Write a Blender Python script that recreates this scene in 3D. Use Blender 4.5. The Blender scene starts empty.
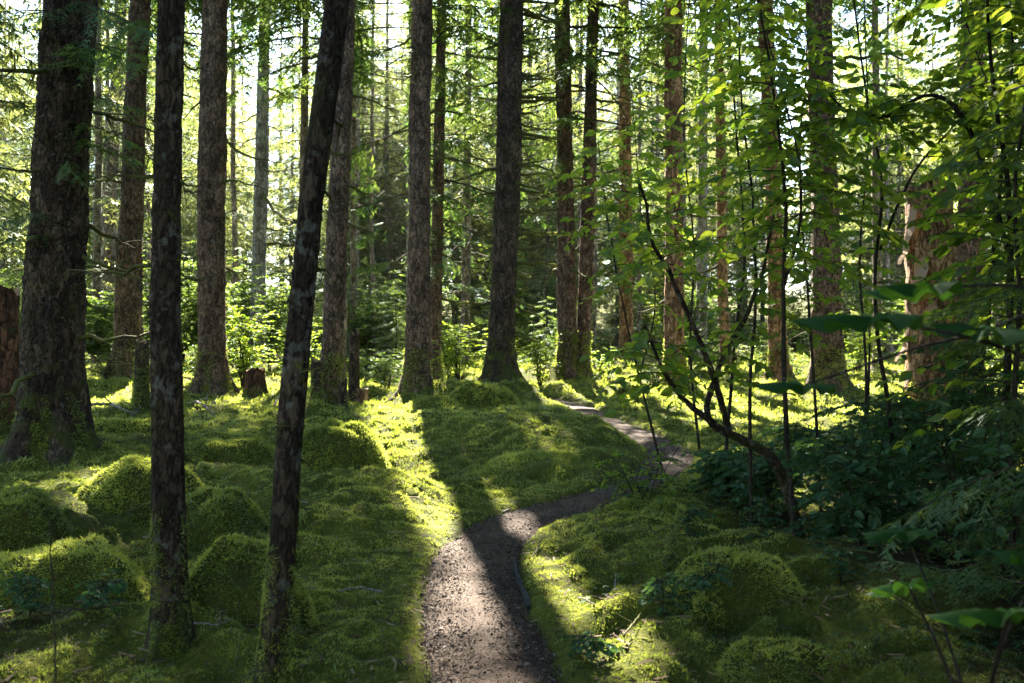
import bpy, math
import numpy as np
from math import radians as R, sin, cos, tan, pi, sqrt, exp

S = bpy.context.scene
COL = S.collection

# ------------------------------------------------------------------ camera, sky, sun, exposure
F = 995.0                       # focal length in pixels of the 1024 px wide frame (35 mm lens)
EYE = 1.6
cam_d = bpy.data.cameras.new('camera')
cam = bpy.data.objects.new('camera', cam_d); COL.objects.link(cam)
cam.location = (0, 0, EYE); cam.rotation_euler = (R(90), 0, 0)
cam_d.sensor_width = 36.0; cam_d.lens = 36.0 * F / 1024.0
cam_d.clip_start = 0.05; cam_d.clip_end = 2000
cam_d.dof.use_dof = True; cam_d.dof.focus_distance = 10.0; cam_d.dof.aperture_fstop = 4.0
S.camera = cam

SUN_EL, SUN_AZ = R(37.0), R(-7.3)     # azimuth from +Y, negative = to the left
sunv = np.array([sin(SUN_AZ) * cos(SUN_EL), cos(SUN_AZ) * cos(SUN_EL), sin(SUN_EL)])
w = bpy.data.worlds.new('World'); S.world = w; w.use_nodes = True
nt = w.node_tree
bg = nt.nodes['Background']
sky = nt.nodes.new('ShaderNodeTexSky'); sky.sky_type = 'NISHITA'; sky.sun_disc = False
sky.sun_elevation = SUN_EL; sky.sun_rotation = SUN_AZ
sky.air_density = 1.0; sky.dust_density = 0.4; sky.ozone_density = 2.0
nt.links.new(sky.outputs['Color'], bg.inputs['Color'])
bg.inputs['Strength'].default_value = 0.05
sd = bpy.data.lights.new('sun', 'SUN'); sd.energy = 5.0; sd.angle = R(0.55); sd.color = (1.0, 0.90, 0.74)
sun = bpy.data.objects.new('sun', sd); COL.objects.link(sun)
from mathutils import Vector
sun.rotation_euler = Vector((-sunv[0], -sunv[1], -sunv[2])).to_track_quat('-Z', 'Y').to_euler()
sun.location = (0, 0, 60)
S.view_settings.view_transform = 'Standard'; S.view_settings.look = 'None'
S.view_settings.exposure = 4.15; S.view_settings.gamma = 1.0
S.render.engine = 'CYCLES'
cy = S.cycles
cy.max_bounces = 7; cy.diffuse_bounces = 4; cy.glossy_bounces = 2; cy.transmission_bounces = 5
cy.transparent_max_bounces = 4; cy.volume_bounces = 0
cy.caustics_reflective = False; cy.caustics_refractive = False
cy.use_denoising = True
try:
    cy.denoiser = 'OPENIMAGEDENOISE'; cy.denoising_input_passes = 'RGB_ALBEDO_NORMAL'
except Exception:
    pass
cy.sample_clamp_indirect = 6.0

# ------------------------------------------------------------------ noise and ground
rng = np.random.default_rng(7)
_perm = np.random.default_rng(3).random((256, 256))
def vnoise(x, y):
    x = np.asarray(x, float); y = np.asarray(y, float)
    xi = np.floor(x).astype(int); yi = np.floor(y).astype(int)
    fx = x - xi; fy = y - yi
    fx = fx * fx * (3 - 2 * fx); fy = fy * fy * (3 - 2 * fy)
    g = lambda a, b: _perm[a & 255, b & 255]
    return (g(xi, yi) * (1 - fx) + g(xi + 1, yi) * fx) * (1 - fy) + (g(xi, yi + 1) * (1 - fx) + g(xi + 1, yi + 1) * fx) * fy
def fbm(x, y, o=3):
    s = 0.0; a = 0.5; t = 0.0
    for k in range(o):
        s = s + a * vnoise(np.asarray(x) * 2 ** k + 17.3 * k, np.asarray(y) * 2 ** k + 5.1 * k); t += a; a *= 0.5
    return s / t
def sstep(a, b, v):
    t = np.clip((v - a) / (b - a), 0, 1); return t * t * (3 - 2 * t)
def rise(y):
    y = np.asarray(y, float)
    return 0.02 * np.clip(y - 12, 0, 60) + 0.09 * np.clip(y - 75, 0, 110)
def gpt(px, py):
    """ground point seen at a pixel of the photograph"""
    a = (py - 341.5) / F
    d = EYE / max(a, 1e-3)
    if d > 12: d = (EYE + 0.24) / (a + 0.02)
    return ((px - 512) / F * d, d)
def at(px, py, d):
    return np.array([(px - 512) / F * d, d, EYE - (py - 341.5) / F * d])

PATH_PX = [(495, 683), (484, 640), (475, 600), (473, 570), (485, 541), (515, 522), (560, 508), (600, 496), (640, 480),
           (666, 462), (668, 449), (645, 436), (615, 424), (590, 412), (574, 405)]
_p = [(-0.05, -6.0), (-0.05, 1.0), (-0.06, 3.6)] + [gpt(*q) for q in PATH_PX] + [(0.6, 24.5), (-0.8, 27.0), (-2.2, 29.5)]
def catmull(pts, n=8):
    P = np.array(pts, float); P = np.vstack([2 * P[0] - P[1], P, 2 * P[-1] - P[-2]])
    out = []
    for i in range(1, len(P) - 2):
        t = np.linspace(0, 1, n, endpoint=False)[:, None]
        a, b, c, d = P[i - 1], P[i], P[i + 1], P[i + 2]
        out.append(0.5 * (2 * b + (c - a) * t + (2 * a - 5 * b + 4 * c - d) * t ** 2 + (3 * b - a - 3 * c + d) * t ** 3))
    out.append(P[-2][None]); return np.vstack(out)
PATH = catmull(_p, 10)
def path_dist(x, y):
    x = np.asarray(x, float); y = np.asarray(y, float); sh = x.shape
    x = x.ravel(); y = y.ravel(); best = np.full(x.shape, 1e9)
    A = PATH[:-1]; B = PATH[1:]
    m = (x > -6) & (x < 7) & (y < 33)
    xm, ym = x[m], y[m]; bm_ = np.full(xm.shape, 1e9)
    for a, b in zip(A, B):
        d = b - a; L = d @ d
        t = np.clip(((xm - a[0]) * d[0] + (ym - a[1]) * d[1]) / L, 0, 1)
        bm_ = np.minimum(bm_, np.hypot(xm - a[0] - t * d[0], ym - a[1] - t * d[1]))
    best[m] = bm_
    return best.reshape(sh)
HALF = 0.315
HUMPS = []                       # (x, y, radius, height): mossy swells round the tree feet
def ground(x, y):
    x = np.asarray(x, float); y = np.asarray(y, float)
    pd = path_dist(x, y)
    k = sstep(HALF - 0.02, HALF + 0.55, pd)
    kk = sstep(HALF - 0.03, HALF + 0.08, pd)
    far = sstep(14, 40, y)
    z = (fbm(x * 0.16 + 9, y * 0.16) - 0.5) * (0.5 + 0.7 * far) * k
    z = z + (fbm(x * 0.75, y * 0.75 + 4, 2) - 0.5) * 0.36 * k + (fbm(x * 1.6, y * 1.6 + 14, 2) - 0.5) * 0.16 * k
    z = z + (np.abs(fbm(x * 2.6 + 3, y * 2.6, 2) - 0.5) * -0.22 + 0.03) * k
    z = z + (fbm(x * 4.5, y * 4.5, 2) - 0.5) * 0.12 * k + (fbm(x * 10, y * 10, 2) - 0.5) * 0.055 * kk
    for (hx, hy, r, h) in HUMPS:
        q = np.hypot(x - hx, y - hy) / r
        z = z + h * np.exp(-q * q * 1.6) * k
    return z * (1 - 0 * far) + rise(y) + 0.03 * kk - 0.045 * (1 - kk)

# ------------------------------------------------------------------ mesh helpers
class Buf:
    """collects triangles, with a material slot and a tint value per triangle"""
    def __init__(s): s.v = []; s.t = []; s.m = []; s.c = []; s.s = []; s.n = 0
    def add(s, v, t, m=0, c=0.5, smooth=False):
        v = np.asarray(v, float).reshape(-1, 3); t = np.asarray(t, int).reshape(-1, 3)
        if len(t) == 0: return
        s.v.append(v); s.t.append(t + s.n); s.n += len(v)
        s.m.append(np.full(len(t), m, np.int32)); s.s.append(np.full(len(t), smooth))
        c = np.asarray(c, float); s.c.append(np.full(len(v), float(c)) if c.ndim == 0 else c)
    def build(s, name, mats, parent=None, loc=None, origin=None):
        me = bpy.data.meshes.new(name)
        if s.v:
            V = np.vstack(s.v); T = np.vstack(s.t); M = np.concatenate(s.m); C = np.concatenate(s.c); SM = np.concatenate(s.s)
            if origin is not None: V = V - np.asarray(origin)
            me.vertices.add(len(V)); me.vertices.foreach_set('co', V.astype(np.float32).ravel())
            me.loops.add(len(T) * 3); me.loops.foreach_set('vertex_index', T.astype(np.int32).ravel())
            me.polygons.add(len(T)); me.polygons.foreach_set('loop_start', np.arange(0, len(T) * 3, 3, dtype=np.int32))
            me.polygons.foreach_set('material_index', M); me.polygons.foreach_set('use_smooth', SM)
            a = me.attributes.new('tint', 'FLOAT', 'POINT'); a.data.foreach_set('value', C.astype(np.float32))
            me.update(calc_edges=True)
        for m in (mats if isinstance(mats, (list, tuple)) else [mats]): me.materials.append(m)
        o = bpy.data.objects.new(name, me); COL.objects.link(o)
        if parent is not None: o.parent = parent
        if loc is not None: o.location = loc
        elif origin is not None and parent is None: o.location = origin
        return o
def tag(o, label=None, cat=None, group=None, kind=None):
    if label: o['label'] = label
    if cat: o['category'] = cat
    if group: o['group'] = group
    if kind: o['kind'] = kind
    return o
def empty(name, loc, label=None, cat=None, group=None):
    o = bpy.data.objects.new(name, None); COL.objects.link(o); o.location = tuple(loc); o.empty_display_size = 0.1
    return tag(o, label, cat, group)
def copy_tree(o, loc, rz=0.0, sc=1.0):
    c = o.copy(); COL.objects.link(c); c.location = tuple(loc); c.rotation_euler = (0, 0, rz); c.scale = (sc, sc, sc)
    for ch in o.children:
        d = ch.copy(); COL.objects.link(d); d.parent = c
    return c
def nrm(v): v = np.asarray(v, float); return v / (np.linalg.norm(v, axis=-1, keepdims=True) + 1e-9)
def tube(P, rad, n=8, rough=0.0, seed=0, cap=True, prof=None):
    P = np.asarray(P, float); N = len(P); rad = np.broadcast_to(np.asarray(rad, float), (N,))
    T = nrm(np.gradient(P, axis=0))
    ref = np.array([1.0, 0, 0]) if abs(T[:, 0]).mean() < 0.7 else np.array([0, 1.0, 0])
    U = nrm(ref - T * (T @ ref)[:, None]); W = np.cross(T, U)
    a = np.linspace(0, 2 * pi, n, endpoint=False)
    r = rad[:, None] * np.ones((1, n))
    if prof is not None: r = r * prof
    if rough:
        rg = np.random.default_rng(seed)
        r = r * (1 + rough * (rg.random((N, n)) - 0.5))
    V = P[:, None, :] + (U[:, None, :] * np.cos(a)[None, :, None] + W[:, None, :] * np.sin(a)[None, :, None]) * r[:, :, None]
    V = V.reshape(-1, 3)
    i = np.arange(N - 1)[:, None] * n; j = np.arange(n)[None, :]; jn = (j + 1) % n
    q = np.stack([i + j, i + jn, i + n + jn, i + n + j], -1).reshape(-1, 4)
    t = np.vstack([q[:, [0, 1, 2]], q[:, [0, 2, 3]]])
    if cap:
        V = np.vstack([V, P[:1], P[-1:]]); b = N * n; e = N * n + 1; k = np.arange(n); kn = (k + 1) % n
        t = np.vstack([t, np.stack([np.full(n, b), kn, k], -1), np.stack([np.full(n, e), (N - 1) * n + k, (N - 1) * n + kn], -1)])
    return V, t
def in_poly(x, y, poly):
    c = np.zeros(np.shape(x), bool); n = len(poly)
    for i in range(n):
        x1, y1 = poly[i]; x2, y2 = poly[(i + 1) % n]
        c ^= ((y1 > y) != (y2 > y)) & (x < (x2 - x1) * (y - y1) / (y2 - y1 + 1e-12) + x1)
    return c

# ------------------------------------------------------------------ materials
def mat(name):
    m = bpy.data.materials.new(name); m.use_nodes = True; t = m.node_tree
    for n in list(t.nodes): t.nodes.remove(n)
    out = t.nodes.new('ShaderNodeOutputMaterial')
    def N(ty, **kw):
        n = t.nodes.new(ty)
        for k, v in kw.items():
            if k in n.inputs.keys(): n.inputs[k].default_value = v
            else: setattr(n, k, v)
        return n
    return m, t, N, (lambda a, b: t.links.new(a, b)), out
def rgb(c): return (c[0], c[1], c[2], 1.0)
def ramp(N, stops):
    n = N('ShaderNodeValToRGB'); e = n.color_ramp.elements
    while len(e) < len(stops): e.new(0.5)
    for k, (p, c) in enumerate(stops): e[k].position = p; e[k].color = rgb(c)
    return n
def leaf_mat(name, dark, light, trans_dark, trans_light, tf=0.45, gloss=0.06, rough=0.45, dry=None):
    m, t, N, L, out = mat(name)
    at_ = N('ShaderNodeAttribute', attribute_name='tint')
    oi = N('ShaderNodeObjectInfo')
    ad = N('ShaderNodeMath', operation='MULTIPLY_ADD'); L(oi.outputs['Random'], ad.inputs[0]); ad.inputs[1].default_value = 0.3
    L(at_.outputs['Fac'], ad.inputs[2])
    sb = N('ShaderNodeMath', operation='SUBTRACT', use_clamp=True); L(ad.outputs[0], sb.inputs[0]); sb.inputs[1].default_value = 0.15
    r1 = ramp(N, [(0.0, dark), (1.0, light)]); r2 = ramp(N, [(0.0, trans_dark), (1.0, trans_light)])
    if dry:
        for r_, c_, k_ in ((r1, dark, 1.0), (r2, trans_dark, 1.6)):
            r_.color_ramp.elements[0].color = rgb([q * k_ for q in dry]); e_ = r_.color_ramp.elements.new(0.3); e_.color = rgb(c_)
    L(sb.outputs[0], r1.inputs[0]); L(sb.outputs[0], r2.inputs[0])
    d = N('ShaderNodeBsdfDiffuse'); tr = N('ShaderNodeBsdfTranslucent'); g = N('ShaderNodeBsdfGlossy'); g.inputs['Roughness'].default_value = rough
    L(r1.outputs[0], d.inputs['Color']); L(r2.outputs[0], tr.inputs['Color'])
    mx = N('ShaderNodeMixShader'); mx.inputs[0].default_value = tf; L(d.outputs[0], mx.inputs[1]); L(tr.outputs[0], mx.inputs[2])
    mg = N('ShaderNodeMixShader'); mg.inputs[0].default_value = gloss; L(mx.outputs[0], mg.inputs[1]); L(g.outputs[0], mg.inputs[2])
    g.inputs['Color'].default_value = (0.8, 0.9, 0.9, 1)
    L(mg.outputs[0], out.inputs['Surface'])
    return m
M_NEEDLE = leaf_mat('spruce_needles', (0.022, 0.056, 0.018), (0.065, 0.115, 0.024), (0.07, 0.15, 0.022), (0.22, 0.30, 0.045), 0.45, 0.03)
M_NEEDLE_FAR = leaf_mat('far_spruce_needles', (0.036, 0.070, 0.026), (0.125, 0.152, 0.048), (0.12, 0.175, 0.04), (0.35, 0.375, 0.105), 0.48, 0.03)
M_LEAF = leaf_mat('broad_leaves', (0.035, 0.090, 0.018), (0.085, 0.15, 0.020), (0.17, 0.32, 0.02), (0.46, 0.55, 0.04), 0.55, 0.02, 0.42)
M_SHRUB = leaf_mat('understory_leaves', (0.028, 0.070, 0.015), (0.085, 0.14, 0.026), (0.10, 0.20, 0.02), (0.30, 0.40, 0.055), 0.5, 0.025, 0.45)
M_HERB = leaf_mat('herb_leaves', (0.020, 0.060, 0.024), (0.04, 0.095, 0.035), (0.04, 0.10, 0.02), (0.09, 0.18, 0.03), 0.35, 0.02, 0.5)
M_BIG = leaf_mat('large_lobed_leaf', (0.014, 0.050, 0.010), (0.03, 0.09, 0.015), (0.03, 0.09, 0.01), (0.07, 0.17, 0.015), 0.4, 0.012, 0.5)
M_MOSS = leaf_mat('moss_sprigs', (0.080, 0.120, 0.015), (0.30, 0.335, 0.045), (0.21, 0.275, 0.025), (0.58, 0.62, 0.10), 0.5, 0.05, 0.5, dry=(0.085, 0.070, 0.022))

def bark(name, dark, light, scale=9.0, moss=0.35, lichen=0.5, bump=0.5, lichen_col=(0.30, 0.31, 0.27), foot=0.8, moss_col=(0.050, 0.058, 0.012), red=0.0, ls=1.5):
    m, t, N, L, out = mat(name)
    tc = N('ShaderNodeTexCoord'); mp = N('ShaderNodeMapping'); mp.inputs['Scale'].default_value = (1, 1, 0.42)
    L(tc.outputs['Object'], mp.inputs['Vector'])
    nz = N('ShaderNodeTexNoise'); nz.inputs['Scale'].default_value = scale * 0.9; nz.inputs['Detail'].default_value = 3
    L(mp.outputs[0], nz.inputs['Vector'])
    mixv = N('ShaderNodeMixRGB'); mixv.inputs[0].default_value = 0.18; L(mp.outputs[0], mixv.inputs[1]); L(nz.outputs['Color'], mixv.inputs[2])
    vo = N('ShaderNodeTexVoronoi', feature='DISTANCE_TO_EDGE'); vo.inputs['Scale'].default_value = scale * 1.6; L(mixv.outputs[0], vo.inputs['Vector'])
    vc = N('ShaderNodeTexVoronoi'); vc.inputs['Scale'].default_value = scale * 1.6; L(mixv.outputs[0], vc.inputs['Vector'])
    n2 = N('ShaderNodeTexNoise'); n2.inputs['Scale'].default_value = scale * 5; n2.inputs['Detail'].default_value = 5; n2.inputs['Roughness'].default_value = 0.7
    L(mp.outputs[0], n2.inputs['Vector'])
    cr = ramp(N, [(0.0, (0.12, 0.12, 0.12)), (0.16, (1, 1, 1))]); L(vo.outputs['Distance'], cr.inputs[0])
    r1 = ramp(N, [(0.32, dark), (0.66, light)])
    mixn = N('ShaderNodeMixRGB'); mixn.inputs[0].default_value = 0.55; L(vc.outputs['Color'], mixn.inputs[1]); L(n2.outputs['Fac'], mixn.inputs[2])
    L(mixn.outputs[0], r1.inputs[0])
    mul = N('ShaderNodeMixRGB', blend_type='MULTIPLY'); mul.inputs[0].default_value = 0.8; L(r1.outputs[0], mul.inputs[1]); L(cr.outputs[0], mul.inputs[2])
    # pale lichen spots
    n3 = N('ShaderNodeTexNoise'); n3.inputs['Scale'].default_value = scale * ls; n3.inputs['Detail'].default_value = 6; n3.inputs['Roughness'].default_value = 0.62
    L(tc.outputs['Object'], n3.inputs['Vector'])
    lr = ramp(N, [(0.66 - 0.16 * lichen, (0, 0, 0)), (0.70 - 0.14 * lichen, (1, 1, 1))]); L(n3.outputs['Fac'], lr.inputs[0])
    lf = N('ShaderNodeMath', operation='MULTIPLY'); L(lr.outputs[0], lf.inputs[0]); lf.inputs[1].default_value = min(1.0, lichen)
    ml = N('ShaderNodeMixRGB'); L(lf.outputs[0], ml.inputs[0]); L(mul.outputs[0], ml.inputs[1]); ml.inputs[2].default_value = rgb(lichen_col)
    # moss, thicker towards the foot
    n4 = N('ShaderNodeTexNoise'); n4.inputs['Scale'].default_value = 3.2; n4.inputs['Detail'].default_value = 6; n4.inputs['Roughness'].default_value = 0.65
    L(tc.outputs['Object'], n4.inputs['Vector'])
    sp = N('ShaderNodeSeparateXYZ'); L(tc.outputs['Object'], sp.inputs[0])
    mr = N('ShaderNodeMapRange'); mr.inputs['From Min'].default_value = 0.1; mr.inputs['From Max'].default_value = foot; mr.inputs['To Min'].default_value = 0.14; mr.inputs['To Max'].default_value = 0.0
    L(sp.outputs['Z'], mr.inputs['Value'])
    ad = N('ShaderNodeMath', operation='ADD'); L(n4.outputs['Fac'], ad.inputs[0]); L(mr.outputs[0], ad.inputs[1])
    m4 = ramp(N, [(0.70 - 0.25 * moss, (0, 0, 0)), (0.80 - 0.25 * moss, (1, 1, 1))]); L(ad.outputs[0], m4.inputs[0])
    n5 = N('ShaderNodeTexNoise'); n5.inputs['Scale'].default_value = 1.7; n5.inputs['Detail'].default_value = 5; n5.inputs['Roughness'].default_value = 0.6; L(tc.outputs['Object'], n5.inputs['Vector'])
    r5 = ramp(N, [(0.35, (0.45, 0.42, 0.40)), (0.62, (1.25, 1.2, 1.15))]); L(n5.outputs['Fac'], r5.inputs[0])
    mw = N('ShaderNodeMixRGB', blend_type='MULTIPLY'); mw.inputs[0].default_value = 0.9; L(ml.outputs[0], mw.inputs[1]); L(r5.outputs[0], mw.inputs[2])
    mm = N('ShaderNodeMixRGB'); L(m4.outputs[0], mm.inputs[0]); L(mw.outputs[0], mm.inputs[1]); mm.inputs[2].default_value = rgb(moss_col)
    b = N('ShaderNodeBsdfPrincipled'); b.inputs['Roughness'].default_value = 0.9; b.inputs['Specular IOR Level'].default_value = 0.2
    L(mm.outputs[0], b.inputs['Base Color'])
    hs = N('ShaderNodeMath', operation='MULTIPLY_ADD'); L(cr.outputs[0], hs.inputs[0]); hs.inputs[1].default_value = 0.7; L(n2.outputs['Fac'], hs.inputs[2])
    bp = N('ShaderNodeBump'); bp.inputs['Strength'].default_value = bump; bp.inputs['Distance'].default_value = 0.05; L(hs.outputs[0], bp.inputs['Height'])
    L(bp.outputs[0], b.inputs['Normal']); L(b.outputs[0], out.inputs['Surface'])
    return m
B_BIG = bark('old_spruce_bark', (0.030, 0.020, 0.013), (0.13, 0.092, 0.062), 11, 0.45, 0.40, 0.9, foot=1.2)
B_YOUNG = bark('young_mossy_bark', (0.034, 0.023, 0.014), (0.135, 0.098, 0.064), 14, 0.55, 0.6, 0.9, (0.20, 0.21, 0.18), 0.6, ls=0.85)
B_MID = bark('scaly_spruce_bark', (0.055, 0.035, 0.023), (0.24, 0.158, 0.108), 10, 0.25, 0.5, 0.9, foot=1.3)
B_GREY = bark('grey_lichen_bark', (0.13, 0.12, 0.105), (0.38, 0.37, 0.345), 9, 0.05, 0.7, 0.6, (0.34, 0.37, 0.36), foot=0.9)
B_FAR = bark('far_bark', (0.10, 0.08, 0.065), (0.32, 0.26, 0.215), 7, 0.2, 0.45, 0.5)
B_STUMP = bark('rotten_stump_wood', (0.04, 0.020, 0.011), (0.17, 0.085, 0.045), 8, 0.40, 0.2, 0.8, foot=0.7)
B_SNAG = bark('weathered_snag_bark', (0.13, 0.065, 0.030), (0.50, 0.30, 0.16), 8, 0.30, 0.35, 0.9, foot=1.0)
B_STEM = bark('sapling_bark', (0.020, 0.016, 0.012), (0.060, 0.048, 0.036), 30, 0.35, 0.45, 0.3, (0.16, 0.16, 0.14), 0.4)
B_TWIG = bark('dead_twig_bark', (0.035, 0.026, 0.018), (0.10, 0.08, 0.06), 30, 0.6, 0.4, 0.3, moss_col=(0.07, 0.075, 0.014))
B_GREYWOOD = bark('bleached_deadwood', (0.16, 0.15, 0.135), (0.38, 0.36, 0.33), 25, 0.2, 0.3, 0.3)

def ground_mat():
    m, t, N, L, out = mat('moss_ground')
    tc = N('ShaderNodeTexCoord')
    n1 = N('ShaderNodeTexNoise'); n1.inputs['Scale'].default_value = 1.3; n1.inputs['Detail'].default_value = 6; n1.inputs['Roughness'].default_value = 0.65; L(tc.outputs['Object'], n1.inputs['Vector'])
    n2 = N('ShaderNodeTexNoise'); n2.inputs['Scale'].default_value = 28; n2.inputs['Detail'].default_value = 5; n2.inputs['Roughness'].default_value = 0.7; L(tc.outputs['Object'], n2.inputs['Vector'])
    mx = N('ShaderNodeMixRGB'); mx.inputs[0].default_value = 0.5; L(n1.outputs['Fac'], mx.inputs[1]); L(n2.outputs['Fac'], mx.inputs[2])
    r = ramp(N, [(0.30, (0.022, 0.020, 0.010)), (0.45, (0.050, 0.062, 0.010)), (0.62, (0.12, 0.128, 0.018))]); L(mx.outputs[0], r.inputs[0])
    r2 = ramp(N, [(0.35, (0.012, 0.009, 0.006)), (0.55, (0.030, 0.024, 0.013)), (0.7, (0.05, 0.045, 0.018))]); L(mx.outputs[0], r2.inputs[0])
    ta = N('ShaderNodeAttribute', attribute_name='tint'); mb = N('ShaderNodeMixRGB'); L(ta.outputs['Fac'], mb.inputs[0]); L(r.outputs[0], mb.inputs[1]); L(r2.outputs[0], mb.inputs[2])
    b = N('ShaderNodeBsdfPrincipled'); b.inputs['Roughness'].default_value = 1.0; b.inputs['Specular IOR Level'].default_value = 0.1
    L(mb.outputs[0], b.inputs['Base Color'])
    bp = N('ShaderNodeBump'); bp.inputs['Strength'].default_value = 0.9; bp.inputs['Distance'].default_value = 0.05; L(n2.outputs['Fac'], bp.inputs['Height']); L(bp.outputs[0], b.inputs['Normal'])
    L(b.outputs[0], out.inputs['Surface']); return m
def path_mat():
    m, t, N, L, out = mat('trodden_gravel')
    tc = N('ShaderNodeTexCoord')
    v = N('ShaderNodeTexVoronoi'); v.inputs['Scale'].default_value = 75; L(tc.outputs['Object'], v.inputs['Vector'])
    n1 = N('ShaderNodeTexNoise'); n1.inputs['Scale'].default_value = 3; n1.inputs['Detail'].default_value = 5; L(tc.outputs['Object'], n1.inputs['Vector'])
    n2 = N('ShaderNodeTexNoise'); n2.inputs['Scale'].default_value = 60; n2.inputs['Detail'].default_value = 5; n2.inputs['Roughness'].default_value = 0.75; L(tc.outputs['Object'], n2.inputs['Vector'])
    mx = N('ShaderNodeMixRGB'); mx.inputs[0].default_value = 0.5; L(v.outputs['Color'], mx.inputs[1]); L(n2.outputs['Fac'], mx.inputs[2])
    r = ramp(N, [(0.25, (0.022, 0.014, 0.009)), (0.5, (0.054, 0.035, 0.025)), (0.8, (0.098, 0.069, 0.053))]); L(mx.outputs[0], r.inputs[0])
    r2 = ramp(N, [(0.35, (0.50, 0.42, 0.36)), (0.62, (1, 1, 1))]); L(n1.outputs['Fac'], r2.inputs[0])
    mu = N('ShaderNodeMixRGB', blend_type='MULTIPLY'); mu.inputs[0].default_value = 0.8; L(r.outputs[0], mu.inputs[1]); L(r2.outputs[0], mu.inputs[2])
    b = N('ShaderNodeBsdfPrincipled'); b.inputs['Roughness'].default_value = 0.95; b.inputs['Specular IOR Level'].default_value = 0.2
    L(mu.outputs[0], b.inputs['Base Color'])
    bp = N('ShaderNodeBump'); bp.inputs['Strength'].default_value = 0.8; bp.inputs['Distance'].default_value = 0.012; L(mx.outputs[0], bp.inputs['Height']); L(bp.outputs[0], b.inputs['Normal'])
    L(b.outputs[0], out.inputs['Surface']); return m
def tint_mat(name, stops, rough=0.9):
    m, t, N, L, out = mat(name)
    a = N('ShaderNodeAttribute', attribute_name='tint'); r = ramp(N, stops); L(a.outputs['Fac'], r.inputs[0])
    b = N('ShaderNodeBsdfPrincipled'); b.inputs['Roughness'].default_value = rough; b.inputs['Specular IOR Level'].default_value = 0.25
    L(r.outputs[0], b.inputs['Base Color']); L(b.outputs[0], out.inputs['Surface']); return m
M_GROUND = ground_mat(); M_PATH = path_mat()
M_CHIP = tint_mat('gravel_chips', [(0.0, (0.020, 0.012, 0.008)), (0.45, (0.050, 0.031, 0.021)), (0.9, (0.09, 0.068, 0.054)), (1.0, (0.24, 0.22, 0.20))])
M_LITTER = tint_mat('forest_litter', [(0.0, (0.025, 0.016, 0.010)), (0.6, (0.09, 0.055, 0.03)), (1.0, (0.18, 0.13, 0.08))])
M_LINER = tint_mat('black_edging', [(0.0, (0.012, 0.013, 0.015)), (1.0, (0.03, 0.033, 0.036))], 0.8)
M_WOOD = tint_mat('bare_wood', [(0.0, (0.10, 0.055, 0.03)), (1.0, (0.34, 0.22, 0.13))])

# ------------------------------------------------------------------ where the sun reaches the ground
LIT = []          # polygons on the ground that the canopy leaves open
def lit(px_poly, p=1.0): LIT.append(([gpt(*q) for q in px_poly], p))
lit([(362, 410), (392, 394), (412, 400), (428, 440), (447, 480), (474, 522), (445, 552), (402, 528), (384, 490), (372, 450)])
for pl_, p_ in (([(-3.75, 7.4), (-2.85, 7.4), (-2.85, 8.15), (-3.75, 8.15)], 1.0), ([(-2.05, 11.5), (-1.45, 11.5), (-1.45, 12.6), (-2.05, 12.6)], 1.0), ([(-3.3, 5.5), (-2.6, 5.5), (-2.6, 6.1), (-3.3, 6.1)], 0.7)): LIT.append((pl_, p_))   # crests of three mounds
lit([(436, 546), (478, 518), (504, 560), (518, 596), (530, 630), (420, 630), (424, 600)], 0.93)
lit([(420, 630), (530, 630), (566, 683), (540, 760), (400, 760), (418, 683)], 0.8)
lit([(462, 478), (486, 480), (520, 510), (560, 545), (500, 528)], 0.97)
lit([(524, 556), (552, 566), (640, 640), (700, 720), (600, 720), (545, 640), (528, 600)], 0.95)
lit([(600, 420), (630, 424), (655, 436), (640, 444), (615, 434)], 0.7)
lit([(668, 452), (694, 452), (690, 472), (664, 470)], 0.6)
lit([(560, 376), (655, 382), (650, 412), (610, 408), (570, 398)])
lit([(655, 404), (760, 388), (880, 388), (880, 432), (700, 436), (665, 420)])
lit([(75, 486), (150, 478), (152, 496), (88, 520)])
lit([(355, 418), (376, 418), (388, 470), (370, 470)], 0.9)
lit([(380, 385), (412, 368), (432, 380), (400, 402)])
lit([(345, 500), (420, 520), (426, 610), (330, 570)], 0.3)
lit([(560, 425), (600, 430), (640, 470), (560, 480), (520, 450)], 0.35)
lit([(880, 398), (960, 398), (1060, 430), (1040, 480), (900, 440)], 0.75)
lit([(170, 395), (250, 385), (250, 402), (180, 402)], 0.5)
lit([(420, 372), (480, 372), (480, 392), (430, 392)], 0.6)
hs = sunv[:2] / np.linalg.norm(sunv[:2])
def lit_post(x, y, half, height, p=1.0):
    """keep the sun on a standing trunk: the strip its shadow would cover"""
    s = np.array([-hs[1], hs[0]]); a = np.array([x, y]); e = a - hs * height / tan(SUN_EL)
    LIT.append(([tuple(a + s * half), tuple(a - s * half), tuple(e - s * half), tuple(e + s * half)], p))
CANOPY = []       # openings in the high canopy over the leafy saplings
CANOPY.append(([(0.6, 0.0), (4.2, 0.0), (4.6, 5.2), (1.3, 5.2)], 0.33))
def open_to_sun(C, rnd, high=True):
    """True for foliage centres that would shade an open patch"""
    k = 1.0 / tan(SUN_EL)
    z0 = rise(C[:, 1] - C[:, 2] * k * hs[1])
    gx = C[:, 0] - (C[:, 2] - z0) * k * hs[0]; gy = C[:, 1] - (C[:, 2] - z0) * k * hs[1]
    out = np.zeros(len(C), bool)
    for poly, p in LIT + (CANOPY if high else []): out |= in_poly(gx, gy, poly) & (rnd < p)
    spots = fbm(gx * 0.45 + 31, gy * 0.25, 2)
    far = sstep(21, 30, gy)
    out |= (spots > 0.56 - 0.10 * far) & (gy > 21)
    return out

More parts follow.
